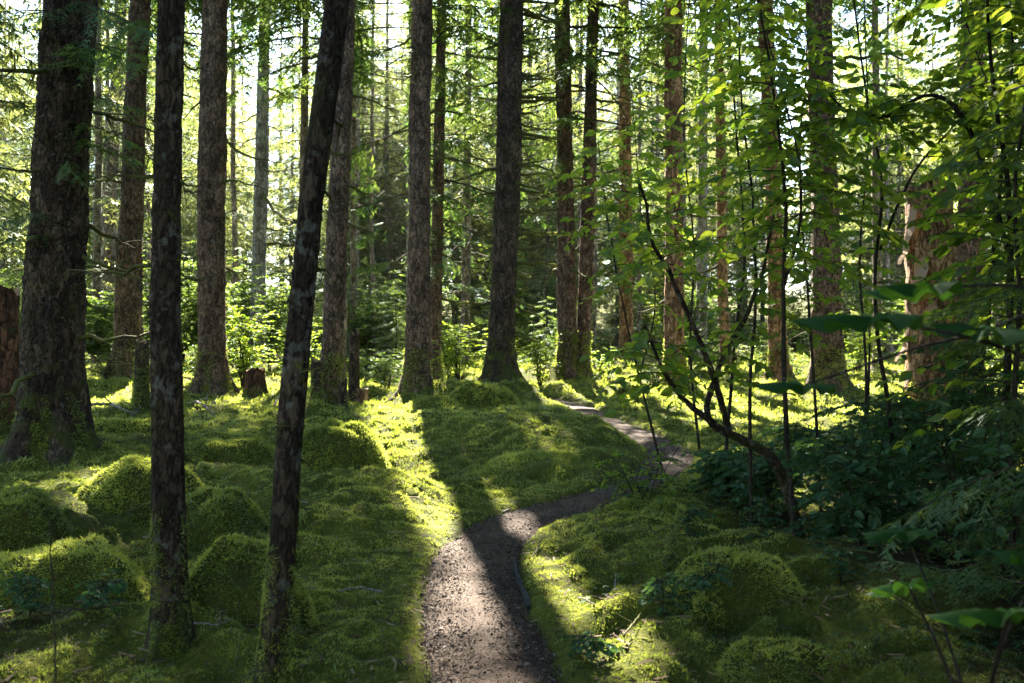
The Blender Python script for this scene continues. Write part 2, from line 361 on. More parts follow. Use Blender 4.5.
# ------------------------------------------------------------------ foliage prototypes
def spruce_branch(seed, twigs=13, bones=8, droop=0.3, weep=0.35):
    """one unit-long bough along +X: returns triangles (n,3,3) and tint per triangle, and its axis"""
    r = np.random.default_rng(seed); tri = []; tin = []
    ax = lambda t: np.stack([t, 0.05 * np.sin(t * 5 + seed), -droop * t ** 1.6 + 0.10 * t ** 4], -1)
    for side in (-1, 1):
        for k in range(twigs):
            t = 0.10 + 0.90 * (k + r.random() * 0.8) / twigs
            p = ax(np.array([t]))[0]
            l = (0.36 * (1 - 0.62 * t) + 0.05) * r.uniform(0.65, 1.25)
            d = nrm(np.array([cos(1.0), side * sin(1.0) * r.uniform(0.6, 1.1), -weep * r.uniform(0.3, 1.6)]))
            s = nrm(np.cross(d, [0, 0, 1.0])); c = r.uniform(0.15, 0.85)
            for b in range(bones):
                u = (b + r.random() * 0.7) / bones
                q = p + d * l * u + np.array([0, 0, -0.10 * l * u * u])
                nl = (0.075 * (1 - 0.45 * u)) * r.uniform(0.7, 1.35)
                for s2 in (-1, 1):
                    e = q + nrm(d * 0.75 + s * s2 * r.uniform(0.5, 0.9) + np.array([0, 0, r.uniform(-0.5, 0.15)])) * nl
                    wv = d * nl * 0.19
                    tri.append([q - wv, q + wv, e]); tin.append(c + r.uniform(-0.15, 0.15))
    return np.array(tri), np.clip(np.array(tin), 0, 1), ax
BR = [spruce_branch(100 + i, 13, 8, [0.22, 0.32, 0.42, 0.28, 0.36, 0.5][i], [0.3, 0.5, 0.7, 0.4, 0.9, 0.6][i]) for i in range(6)]
BR_LO = [spruce_branch(200 + i, 10, 5, [0.22, 0.32, 0.42, 0.3][i], [0.4, 0.6, 0.8, 0.9][i]) for i in range(4)]
for i in range(4):                      # far boughs: fewer, broader tufts
    t_, c_, a_ = BR_LO[i]
    ctr = t_.mean(1, keepdims=True); BR_LO[i] = (ctr + (t_ - ctr) * 1.5, c_, a_)
def place(tri, origin, yaw, pitch, sc):
    cyw, syw, cp, sp_ = cos(yaw), sin(yaw), cos(pitch), sin(pitch)
    M = np.array([[cyw * cp, -syw, -cyw * sp_], [syw * cp, cyw, -syw * sp_], [sp_, 0, cp]])
    return (tri.reshape(-1, 3) * sc) @ M.T + origin
def boughs(buf, axis_at, z0, z1, n, r_at, seed, lo=False, mi=0, ml=1, cull=None, thick=0.02, yaws=None, limb=True, keep=1.0):
    r = np.random.default_rng(seed); lib = BR_LO if lo else BR
    V = []; C = []
    for k in range(n):
        z = z0 + (z1 - z0) * ((k + r.random()) / n)
        yaw = (k * 2.399963 + r.uniform(-0.5, 0.5)) if yaws is None else r.uniform(*yaws)
        L = r_at(z) * r.uniform(0.7, 1.2); tri, tin, ax = lib[r.integers(len(lib))]
        o = axis_at(z); pit = r.uniform(-0.15, 0.2)
        v = place(tri, o, yaw, pit, L).reshape(-1, 3, 3); c = np.clip(tin + r.uniform(-0.25, 0.25), 0, 1)
        if keep < 1: kp = r.random(len(v)) < keep; v = v[kp]; c = c[kp]
        V.append(v); C.append(c)
        if limb:
            tt = np.linspace(0, 0.92, 6); pp = place(ax(tt), o, yaw, pit, L)
            a, b = tube(pp, np.linspace(thick, 0.004, 6) * L / 2.5, 4, cap=False); buf.add(a, b, ml)
    if not V: return
    V = np.concatenate(V); C = np.concatenate(C)
    if cull is not None:
        ctr = V.mean(1) + np.asarray(cull)
        # neighbouring needles go together
        key = (np.floor(ctr / 0.25).astype(np.int64) * np.array([73856093, 19349663, 83492791])).sum(1)
        rnd = ((key * 2654435761) % 100003) / 100003.0
        kp = ~open_to_sun(ctr, rnd); V = V[kp]; C = C[kp]
    n_ = len(V); buf.add(V.reshape(-1, 3), np.arange(n_ * 3).reshape(-1, 3), mi, np.repeat(C, 3))

LEAF_V = np.array([[0, 0, 0], [0.16, 0.20, 0.02], [0.48, 0.30, 0.05], [0.80, 0.17, -0.02], [1.0, 0, -0.16], [0.80, -0.17, -0.02], [0.48, -0.30, 0.05], [0.16, -0.20, 0.02], [0.45, 0, -0.055]])
LEAF_T = np.array([[0, 8, 1], [1, 8, 2], [2, 8, 3], [3, 8, 4], [4, 8, 5], [5, 8, 6], [6, 8, 7], [7, 8, 0]])
SMALL_V = np.array([[0, 0, 0], [0.5, 0.28, 0.03], [1.0, 0, -0.04], [0.5, -0.28, 0.03]]); SMALL_T = np.array([[0, 2, 1], [0, 3, 2]])
def add_leaves(buf, P, D, size, r, mi=0, V0=LEAF_V, T0=LEAF_T, flat=0.35, tint=None):
    """leaves at points P growing along D"""
    n = len(P)
    if n == 0: return
    D = nrm(D + r.normal(0, 0.15, (n, 3)))
    up = nrm(np.array([0, 0, 1.0]) + r.normal(0, flat, (n, 3)))
    Y = nrm(np.cross(up, D)); Z = np.cross(D, Y)
    sz = size * r.uniform(0.45, 1.3, n)
    X = (V0[None, :, 0:1] * D[:, None] + V0[None, :, 1:2] * Y[:, None] + V0[None, :, 2:3] * Z[:, None]) * sz[:, None, None] + P[:, None]
    c = r.uniform(0, 1, n) if tint is None else np.clip(tint + r.uniform(-0.3, 0.3, n), 0, 1)
    buf.add(X.reshape(-1, 3), (T0[None] + (np.arange(n) * len(V0))[:, None, None]).reshape(-1, 3), mi, np.repeat(c, len(V0)))

# ------------------------------------------------------------------ trees
def trunk_buf(buf, P, rad, n, seed, flare=1.5, rough=0.05, lobes=5):
    """P: points up the axis (relative), rad: radius; root flare with lobes at the foot"""
    P = np.asarray(P, float); r = np.random.default_rng(seed); z = P[:, 2]
    a = np.linspace(0, 2 * pi, n, endpoint=False)
    ph = r.uniform(0, 6.28, 4)
    lob = 0.55 + 0.45 * np.cos(lobes * a + ph[0] + 0.6 * np.sin(a + ph[1]))
    R0 = rad[0]
    fl = np.exp(-np.clip(z, -0.3, None) / (0.55 * R0 + 0.16))[:, None] * (flare - 1) * (0.45 + 0.75 * lob[None])
    und = 0.05 * np.sin(2 * a[None] + ph[2] + z[:, None] * 0.6) + 0.04 * np.sin(3 * a[None] + ph[3] - z[:, None] * 1.1)
    bumpy = (fbm(np.cos(a)[None] * 2.2 + np.sin(a)[None] * 1.3 + seed + z[:, None] * 0.3, z[:, None] * 2.3 + np.sin(a)[None] * 1.7, 3) - 0.5) * 0.20 + (fbm(a[None] * 5 + seed, z[:, None] * 5, 2) - 0.5) * 0.12 + (0 if n < 60 else 1) * (np.abs(fbm(a[None] * (4 + 22 * R0) + seed, z[:, None] * 9, 3) - 0.5) * -0.30 + 0.04)
    V, t = tube(P, rad, n, rough, seed, prof=1 + fl + und + bumpy); buf.add(V, t, 0, 0.5, True)
def axis_from(px_pts, d, base, height):
    """tree axis through photographed points at depth d; returns f(z_rel) -> xyz relative to base"""
    pts = [at(px, py, d) - base for px, py in px_pts]; pts.sort(key=lambda p: p[2])
    zs = np.array([p[2] for p in pts]); xs = np.array([p[0] for p in pts])
    sl = (xs[-1] - xs[0]) / max(zs[-1] - zs[0], 0.1) * 0.5
    def f(z):
        x = np.where(z > zs[-1], xs[-1] + sl * (z - zs[-1]), np.interp(z, zs, xs)); return x
    return f
def moss_tufts(buf, P, Nn, size, r, n=22, mi=0, tint=None, lean=0.5):
    """fuzzy tufts at points P with normals Nn"""
    k = len(P)
    if k == 0: return
    a = r.uniform(0, 2 * pi, (k, n)); rr = np.sqrt(r.random((k, n))) * size[:, None]
    ref = np.where(np.abs(Nn[:, 2:3]) > 0.9, np.array([[1.0, 0, 0]]), np.array([[0, 0, 1.0]]))
    U = nrm(np.cross(ref, Nn)); W = np.cross(Nn, U)
    B = P[:, None] + (U[:, None] * np.cos(a)[..., None] + W[:, None] * np.sin(a)[..., None]) * rr[..., None]
    b2 = r.uniform(0, 2 * pi, (k, n))
    side = U[:, None] * np.cos(b2)[..., None] + W[:, None] * np.sin(b2)[..., None]
    out = Nn[:, None] + side * lean + r.normal(0, 0.3, (k, n, 3)); out = nrm(out)
    ln = size[:, None] * r.uniform(0.45, 1.0, (k, n)) * (1.15 - 0.5 * rr / (size[:, None] + 1e-9))
    wd = nrm(np.cross(out, r.normal(0, 1, (k, n, 3)))) * (size[:, None, None] * 0.11)
    tip = B + out * ln[..., None]
    V = np.stack([B - wd, B + wd, tip], 2)
    c = np.clip((r.uniform(0.1, 0.9, k) if tint is None else tint)[:, None] + r.uniform(-0.16, 0.16, (k, n)), 0, 1)
    buf.add(V.reshape(-1, 3), np.arange(k * n * 3).reshape(-1, 3), mi, np.repeat(c.ravel(), 3))

DEAD = []
def make_dead(seed, mossy=0.0):
    r = np.random.default_rng(seed); b = Buf(); n = 9; t = np.linspace(0, 1, n)
    P = np.stack([t, np.cumsum(r.normal(0, 0.02, n)), np.cumsum(r.normal(0.0, 0.025, n)) - 0.10 * t], -1); P -= P[0]
    v, f = tube(P, np.linspace(0.030, 0.007, n) * (1.6 if mossy else 1), 6, 0.3, seed); b.add(v, f, 0, 0.5, True)
    for k in range(r.integers(3, 8)):
        i = r.integers(2, n - 1); d = nrm(np.array([0.7, r.choice([-1, 1]) * r.uniform(0.4, 1), r.uniform(-0.6, 0.3)])) * r.uniform(0.12, 0.4)
        q = P[i] + d[None] * np.linspace(0, 1, 4)[:, None] + np.array([0, 0, -0.05])[None] * (np.linspace(0, 1, 4) ** 2)[:, None]
        v, f = tube(q, np.linspace(0.010, 0.003, 4), 4, cap=False); b.add(v, f, 0, 0.5)
    if mossy:
        k = int(200 * mossy); i = r.random(k) * 0.9; Q = np.stack([np.interp(i, t, P[:, a]) for a in range(3)], -1)
        moss_tufts(b, Q, nrm(r.normal(0, 0.6, (k, 3)) + np.array([0, 0, -0.4])), np.full(k, 0.045), r, 7, 1)
    o = b.build('dead_branch', [B_TWIG, M_MOSS]); me = o.data; bpy.data.objects.remove(o); return me
DEAD = [make_dead(300 + i) for i in range(5)]; DEADM = [make_dead(320 + i, 0.7) for i in range(4)]
def add_dead(root, ax, rad_at, n, z0, z1, L, seed, mossy=False, yaws=None):
    r = np.random.default_rng(seed)
    for k in range(n):
        z = z0 + (z1 - z0) * (k + r.random()) / n; yaw = r.uniform(0, 2 * pi) if yaws is None else r.uniform(*yaws[k % len(yaws)])
        o = bpy.data.objects.new('dead_branch', (DEADM if mossy else DEAD)[r.integers(4)]); COL.objects.link(o); o.parent = root
        p = ax(z); rr = rad_at(z) * 0.7
        o.location = (p[0] + cos(yaw) * rr, p[1] + sin(yaw) * rr, z)
        s = L * r.uniform(0.45, 1.3); o.scale = (s, max(s, 0.38), max(s, 0.38)); o.rotation_euler = (r.uniform(-1, 1), r.uniform(-0.15, 0.35), yaw)
def base_z(x, y): return float(ground(np.array([x]), np.array([y]))[0])

TREES = []
def plan(**k): TREES.append(k)
# axis pixels (top first), foot y pixel, depth, width in pixels near eye height
plan(name='spruce_tree', px=[(71, 0), (52, 340), (51, 470)], d=12.9, w=53, label='massive dark old spruce trunk at the far left edge with flaring mossy foot', bark=B_BIG, H=41, cb=9.5, cr=4.3, nb=60, n=90, hump=(1.5, .22), dead=9, dz=(0.8, 5.2), dl=1.1, fixed=[(2.5, 0.0, 1.0), (1.1, 0.1, 0.6), (3.3, 0.2, 0.5), (4.4, 3.3, 0.4), (3.6, 3.1, 0.4)], flare=1.6, green=[(2.6, 1.0), (3.3, 0.9), (3.9, 1.3), (4.4, 1.3), (5.0, 1.5), (5.4, 1.6)])
plan(name='young_spruce', px=[(172, 0), (165, 300), (170, 640)], d=4.98, w=29.5, label='thin dark lichen-spotted trunk standing upright in front of the left mounds', bark=B_YOUNG, H=15, cb=6.5, cr=1.6, nb=34, n=72, hump=(0.5, .08), dead=14, dz=(0.7, 3.2), dl=0.14, fixed=[(2.36, 0.1, .22), (2.38, 3.0, .24), (1.93, 3.2, .42), (1.90, 0.0, .25)], flare=1.55)
plan(name='young_spruce', px=[(338, 0), (312, 200), (293, 400), (272, 680)], d=4.5, w=25.5, label='thin dark trunk leaning right, nearest of all to the gravel path', bark=B_YOUNG, H=15, cb=6.8, cr=1.6, nb=30, n=72, hump=(0.4, .06), dead=11, dz=(0.7, 3.2), dl=0.13, flare=1.45)
plan(name='spruce_tree', px=[(121, 0), (109, 225), (106, 370)], d=41, w=15, label='slim pale trunk half hidden behind the brown trunk beside the massive old spruce', bark=B_FAR, H=39, cb=8, cr=3.3, nb=46, n=14, hump=(1, .1), dead=5, dz=(3, 9), dl=1.6)
plan(name='spruce_tree', px=[(140, 0), (130, 240), (127, 376)], d=29, w=24, label='brown lichen-flecked trunk between the massive old spruce and the thin upright trunk', bark=B_MID, H=41, cb=9.5, cr=3.9, nb=60, n=22, hump=(1.6, .3), dead=6, dz=(2, 9), dl=1.4)
plan(name='spruce_tree', px=[(215, 0), (211, 240), (212, 392)], d=25.5, w=28, label='straight grey-brown trunk on a bright mossy root cone, right of the thin upright trunk', bark=B_MID, H=41, cb=10.5, cr=4.1, nb=60, n=24, hump=(1.5, .35), dead=5, dz=(3, 9), dl=1.2, flare=1.6)
plan(name='spruce_tree', px=[(265, 0), (260, 240), (256, 345)], d=40, w=15, label='slender pale blue-grey trunk with a brown twig ball high on its left side', bark=B_GREY, H=40, cb=11, cr=3.3, nb=50, n=14, hump=(1, .1), dead=12, dz=(4, 14), dl=2.4)
plan(name='spruce_tree', px=[(347, 0), (338, 240), (328, 415)], d=20.5, w=20, label='rough scaly trunk right behind the leaning thin trunk, stumps at its foot', bark=B_MID, H=39, cb=10, cr=3.9, nb=56, n=24, hump=(1.2, .25), dead=5, dz=(2, 7), dl=1.0, flare=1.9)
plan(name='spruce_tree', px=[(422, 0), (419, 240), (417, 404)], d=22.5, w=23, label='clean brown trunk left of the centre whose shadow crosses the gravel path', bark=B_MID, H=41, cb=10, cr=3.9, nb=60, n=24, hump=(1.3, .40), dead=4, dz=(5, 9), dl=1.0, flare=1.8, green=[(7.5, 2.2), (8.6, 2.4)])
plan(name='spruce_tree', px=[(442, 0), (436, 300), (435, 380)], d=29, w=12, label='slim trunk close behind the clean brown centre trunk, hung with green boughs', bark=B_MID, H=35, cb=3.0, cr=3.2, nb=80, n=16, hump=(1, .1), dead=8, dz=(1, 6), dl=1.2)
plan(name='spruce_tree', px=[(469, 0), (466, 300), (465, 375)], d=38, w=9, label='narrow distant trunk with drooping boughs left of the bristly trunk', bark=B_FAR, H=34, cb=1.8, cr=3.6, nb=90, n=12, hump=(1, .1), dead=5, dz=(1, 5), dl=1.4)
plan(name='spruce_tree', px=[(513, 0), (507, 240), (500, 400)], d=23, w=26, label='dark bristly trunk in the centre with many short mossy dead branches', bark=B_BIG, H=41, cb=10, cr=4.1, nb=60, n=26, hump=(1.7, .45), dead=70, dz=(1.0, 9.8), dl=0.85, mossy=True, flare=1.8, yaws=[(-0.9, 0.9), (-0.6, 1.2), (2.2, 4.0), (-0.9, 0.6)])
plan(name='spruce_tree', px=[(562, 0), (567, 300), (568, 378)], d=27, w=18, label='left trunk of the twin pair behind the bend of the path', bark=B_MID, H=40, cb=5.0, cr=3.9, nb=64, n=20, hump=(1.7, .45), dead=8, dz=(2, 8), dl=1.2, flare=1.5)
plan(name='spruce_tree', px=[(594, 0), (586, 300), (581, 378)], d=27.1, w=14, label='right, slimmer trunk of the twin pair behind the bend of the path', bark=B_MID, H=38, cb=4.5, cr=3.7, nb=60, n=18, hump=(0.8, .1), dead=8, dz=(2, 8), dl=1.2, flare=1.5)
plan(name='spruce_tree', px=[(624, 0), (626, 300), (627, 368)], d=36, w=14, label='reddish trunk standing back in the sunlit gap right of the twin trunks', bark=B_SNAG, H=39, cb=4.0, cr=3.7, nb=66, n=16, hump=(1.2, .2), dead=6, dz=(2, 8), dl=1.4)
plan(name='spruce_tree', px=[(673, 0), (674, 300), (675, 395)], d=24, w=19, label='straight brown trunk right of the path end with mossy skirted foot', bark=B_SNAG, H=40, cb=7.5, cr=3.9, nb=60, n=22, hump=(1.3, .3), dead=7, dz=(2, 8), dl=1.2, flare=1.6)
plan(name='spruce_tree', px=[(704, 0), (702, 300), (701, 370)], d=37, w=11, label='slim greyish trunk next right of the straight brown trunk with mossy skirt', bark=B_GREY, H=38, cb=8.5, cr=3.3, nb=52, n=14, hump=(1, .1), dead=6, dz=(2, 9), dl=1.4)
plan(name='spruce_tree', px=[(718, 0), (723, 300), (726, 372)], d=34, w=11, label='thin reddish trunk behind the upper shoots of the bent sapling', bark=B_SNAG, H=37, cb=9, cr=3.3, nb=50, n=14, hump=(1, .1), dead=7, dz=(2, 9), dl=1.4)
plan(name='spruce_tree', px=[(765, 0), (777, 300), (779, 382)], d=28, w=17, label='orange-brown trunk over the bright clearing, seen through sapling stems', bark=B_SNAG, H=40, cb=9, cr=3.7, nb=56, n=18, hump=(1.2, .15), dead=7, dz=(2, 9), dl=1.3)
plan(name='spruce_tree', px=[(819, 0), (827, 300), (829, 390)], d=23.5, w=28, label='thick brown trunk with sunlit left edge behind the leafy saplings', bark=B_MID, H=42, cb=9.5, cr=4.1, nb=60, n=22, hump=(1.3, .15), dead=8, dz=(2, 8), dl=1.5, yaws=[(2.6, 3.6), (-0.5, 0.5)])
plan(name='spruce_tree', px=[(973, 0), (970, 300), (968, 400)], d=21, w=25, label='brown trunk rising just right of the broken-topped snag', bark=B_MID, H=40, cb=8.5, cr=4.1, nb=60, n=22, hump=(1.3, .15), dead=6, dz=(2, 8), dl=1.2)
plan(name='spruce_tree', px=[(875, 0), (877, 300), (878, 380)], d=36, w=9, label='thin straight trunk in the gap between the sunlit-edged trunk and the snag', bark=B_FAR, H=37, cb=9, cr=2.6, nb=46, n=12, hump=(1, .1), dead=8, dz=(2, 10), dl=1.6)

plan(name='spruce_tree', px=[(346, 0), (343, 240), (341, 395)], d=30, w=10, label='slim dark trunk tucked directly behind the rough scaly trunk', bark=B_FAR, H=36, cb=9.5, cr=4.2, nb=64, n=12, hump=(1, .1), dead=3, dz=(4, 9), dl=1.0)  # this spruce and the next two are added to shade the left ground
plan(name='spruce_tree', px=[(172, 0), (168, 240), (166, 385)], d=32, w=10, label='slim trunk almost hidden behind the thin upright lichen-spotted trunk', bark=B_FAR, H=36, cb=9.5, cr=4.2, nb=64, n=12, hump=(1, .1), dead=3, dz=(4, 9), dl=1.0)
plan(name='spruce_tree', px=[(306, 0), (303, 240), (301, 380)], d=34, w=9, label='thin far trunk glimpsed on the left side of the leaning thin trunk', bark=B_FAR, H=37, cb=9.5, cr=4.2, nb=64, n=12, hump=(1, .1), dead=3, dz=(4, 9), dl=1.0)
for T in TREES:
    d = T['d']; foot = T['px'][-1]
    x = (foot[0] - 512) / F * d; T['x'] = x
    HUMPS.append((x, d, T['hump'][0] if d > 8 else 0.6, T['hump'][1]))
# general swells traced from the photograph
for px, py, r_, h_ in [(470, 440, 2.2, .22), (560, 450, 1.4, .12), (120, 450, 1.8, .28), (330, 500, 1.3, .15), (620, 560, 0.9, .10), (250, 420, 2.0, .2), (60, 560, 1.2, .2), (400, 395, 1.4, .3), (540, 388, 1.6, .3), (880, 600, 1.2, .15), (760, 470, 1.6, .15)]:
    x_, y_ = gpt(px, py); HUMPS.append((x_, y_, r_, h_))

SNAG_XY = ((930 - 512) / F * 17.5, 17.5)
lit_post(SNAG_XY[0], SNAG_XY[1], 0.55, 4.2)
for T in TREES:
    if 'sunlit left edge' in T['label'] or 'orange-brown' in T['label']: lit_post(T['x'] - 0.2, T['d'], 0.3, 6, 0.9)

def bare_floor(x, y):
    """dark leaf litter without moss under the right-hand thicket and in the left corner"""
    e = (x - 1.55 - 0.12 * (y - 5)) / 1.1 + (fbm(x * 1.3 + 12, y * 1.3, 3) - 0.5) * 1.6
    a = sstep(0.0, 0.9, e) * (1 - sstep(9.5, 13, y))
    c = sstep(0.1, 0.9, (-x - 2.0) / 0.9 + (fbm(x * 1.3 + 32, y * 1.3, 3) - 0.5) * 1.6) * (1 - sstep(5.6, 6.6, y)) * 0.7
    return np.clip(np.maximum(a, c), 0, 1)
# ------------------------------------------------------------------ ground sheet and path
def axis_pts(lims, steps):
    out = [lims[0]]
    for a, b, s in zip(lims[:-1], lims[1:], steps):
        n = max(1, int(round((b - a) / s))); out += list(a + (b - a) * (np.arange(1, n + 1) / n))
    return np.array(out)
gx = axis_pts([-400, -120, -40, -16, -7, 7, 16, 40, 120, 400], [40, 4, .6, .15, .055, .15, .6, 4, 40])
gy = axis_pts([-60, -15, 2.5, 12, 24, 45, 110, 800], [6, 1.2, .055, .10, .3, 2.5, 60])
X, Y = np.meshgrid(gx, gy); Z = ground(X, Y)
b = Buf(); nx, ny = len(gx), len(gy)
i = np.arange(ny - 1)[:, None] * nx + np.arange(nx - 1)[None]
q = np.stack([i, i + 1, i + nx + 1, i + nx], -1).reshape(-1, 4)
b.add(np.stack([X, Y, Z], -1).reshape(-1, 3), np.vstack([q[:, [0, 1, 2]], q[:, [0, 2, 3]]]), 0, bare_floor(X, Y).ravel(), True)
tag(b.build('ground', M_GROUND), 'mossy forest floor rising gently away from the viewer', kind='structure')

# the path
T_ = nrm(np.gradient(PATH, axis=0)); Nn = np.stack([-T_[:, 1], T_[:, 0]], -1)
PP = catmull(PATH[::2], 10); T_ = nrm(np.gradient(PP, axis=0)); Nn = np.stack([-T_[:, 1], T_[:, 0]], -1)
u = np.linspace(-1, 1, 23); s_ = np.cumsum(np.r_[0, np.linalg.norm(np.diff(PP, axis=0), axis=1)])
wl = 1.03 + 0.16 * (fbm(s_ * 2.3, s_ * 0 + 3, 3) - 0.5) * 2; wr = 1.03 + 0.16 * (fbm(s_ * 2.1, s_ * 0 + 40, 3) - 0.5) * 2
half = np.where(u[None] > 0, wl[:, None], wr[:, None]) * HALF
XY = PP[:, None] + Nn[:, None] * (u[None, :, None] * half[..., None])
zz = rise(XY[..., 1]) - 0.012 + 0.010 * (1 - u[None] ** 2) + (fbm(XY[..., 0] * 9, XY[..., 1] * 9, 3) - 0.5) * 0.022 + (fbm(XY[..., 0] * 1.5, XY[..., 1] * 1.5, 2) - 0.5) * 0.03 - 0.03 * np.abs(u[None]) ** 8
b = Buf(); ny, nx = XY.shape[:2]
i = np.arange(ny - 1)[:, None] * nx + np.arange(nx - 1)[None]; q = np.stack([i, i + nx, i + nx + 1, i + 1], -1).reshape(-1, 4)
b.add(np.concatenate([XY, zz[..., None]], -1).reshape(-1, 3), np.vstack([q[:, [0, 1, 2]], q[:, [0, 2, 3]]])[:, ::-1], 0, 0.5, True)
tag(b.build('path', M_PATH), 'narrow reddish brown gravel footpath winding into the forest', kind='structure')
# loose chips on it
r = np.random.default_rng(11); n = 26000
si = np.clip(np.abs(r.normal(0, 1, n)) * 0.30 + r.random(n) * 0.25, 0, 1)
ii = (20 + (len(PP) - 60) * si * 0.8).astype(int); uu = np.sign(r.random(n) - 0.5) * r.random(n) ** 0.6 * 1.06
c2 = PP[ii] + Nn[ii] * (uu * HALF)[:, None] + r.normal(0, 0.02, (n, 2))
c3 = np.concatenate([c2, (rise(c2[:, 1]) - 0.008 + 0.010 * (1 - uu ** 2) + (fbm(c2[:, 0] * 9, c2[:, 1] * 9, 3) - 0.5) * 0.022 + (fbm(c2[:, 0] * 1.5, c2[:, 1] * 1.5, 2) - 0.5) * 0.03)[:, None]], -1)
sz = r.uniform(0.003, 0.009, n) * (1 + 1.6 * (r.random(n) < 0.07))
tet = nrm(r.normal(0, 1, (n, 4, 3))) * sz[:, None, None] * np.array([1, 1, 0.6]); V = c3[:, None] + tet
tt = np.array([[0, 1, 2], [0, 2, 3], [0, 3, 1], [1, 3, 2]])
b = Buf(); b.add(V.reshape(-1, 3), (tt[None] + (np.arange(n) * 4)[:, None, None]).reshape(-1, 3), 0, np.repeat(r.random(n), 4))
tag(b.build('gravel', M_CHIP), 'loose stone and bark chips scattered over the footpath', kind='stuff')
def strip(pxs, h, label, m, d=None, t=0.012, name='path_edging'):
    P = catmull([(*gpt(*p),) for p in pxs], 8); P3 = np.c_[P, rise(P[:, 1])]
    TT = nrm(np.gradient(P, axis=0)); NN = np.c_[-TT[:, 1], TT[:, 0], 0 * TT[:, 0]] * t
    wob = (fbm(P[:, 0] * 6, P[:, 1] * 6, 2) - 0.5)[:, None] * 0.03 * np.array([0, 0, 1])
    lo = np.array([0, 0, -0.10]); hi = np.array([0, 0, h])
    rows = [P3 - NN + lo, P3 - NN + hi + wob, P3 + NN + hi + wob, P3 + NN + lo]
    V = np.stack(rows, 1); k = len(P); bb = Buf(); qs = []
    for i in range(k - 1):
        for j in range(4): qs.append([i * 4 + j, i * 4 + (j + 1) % 4, (i + 1) * 4 + (j + 1) % 4, (i + 1) * 4 + j])
    qs += [[0, 1, 2, 3], [(k - 1) * 4 + 3, (k - 1) * 4 + 2, (k - 1) * 4 + 1, (k - 1) * 4]]; qs = np.array(qs)
    bb.add(V.reshape(-1, 3), np.vstack([qs[:, [0, 1, 2]], qs[:, [0, 2, 3]]]), 0, 0.3)
    o = bb.build(name, m, origin=P3[0]); tag(o, label, 'path edging')
strip([(529, 606), (523, 590), (516, 572), (515, 562)], 0.012, 'short black edging strip beside the narrow waist of the path', M_LINER)
strip([(531, 546), (540, 539), (553, 533), (566, 527)], 0.010, 'black edging strip along the outside of the path bend, by the stick', M_LINER)
strip([(503, 512), (520, 506), (536, 500)], 0.010, 'dark edging strip under the far bank of the path bend', M_LINER)

# ------------------------------------------------------------------ moss carpet
def field_normal(x, y, e=0.03):
    zx = (ground(x + e, y) - ground(x - e, y)) / (2 * e); zy = (ground(x, y + e) - ground(x, y - e)) / (2 * e)
    return nrm(np.stack([-zx, -zy, np.ones_like(zx)], -1))
MOUND_XY = []
def moss_band(buf, y0, y1, dens, size, n, seed):
    r = np.random.default_rng(seed); wmax = 0.62 * y1 + 1.5
    k = int((y1 - y0) * 2 * wmax * dens); x = r.uniform(-wmax, wmax, k); y = r.uniform(y0, y1, k)
    ok = (np.abs(x) < 0.62 * y + 1.5); pd = path_dist(x, y); ok &= pd > HALF - 0.10 + 0.22 * fbm(x * 3.1, y * 3.1, 3) + 0.05 * r.random(k)
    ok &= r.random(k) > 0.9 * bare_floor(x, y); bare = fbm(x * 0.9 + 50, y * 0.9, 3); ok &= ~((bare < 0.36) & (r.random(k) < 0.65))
    x, y = x[ok], y[ok]
    P = np.stack([x, y, ground(x, y) - 0.012], -1)
    tn = np.clip(0.18 + 0.75 * (fbm(x * 0.8, y * 0.8 + 77, 3) - 0.25) + 0.5 * (fbm(x * 4.5, y * 4.5, 2) - 0.35) + r.uniform(-0.1, 0.1, len(x)), 0, 1)
    near_path = np.exp(-np.clip(pd[ok] - HALF, 0, None) * 8)
    moss_tufts(buf, P, field_normal(x, y), size * r.uniform(0.6, 1.3, len(x)) * (1 - 0.4 * near_path), r, n, 0, tn, 0.8)
def build_moss():
    b = Buf()
    moss_band(b, 2.6, 6.5, 900, 0.036, 22, 1)
    moss_band(b, 6.5, 11, 420, 0.048, 20, 2)
    moss_band(b, 11, 18, 150, 0.075, 18, 3)
    moss_band(b, 18, 32, 42, 0.13, 16, 4)
    moss_band(b, 32, 50, 5, 0.30, 12, 5)
    tag(b.build('moss', M_MOSS), 'thick feathery yellow-green moss carpeting the forest floor', kind='stuff')
build_moss()

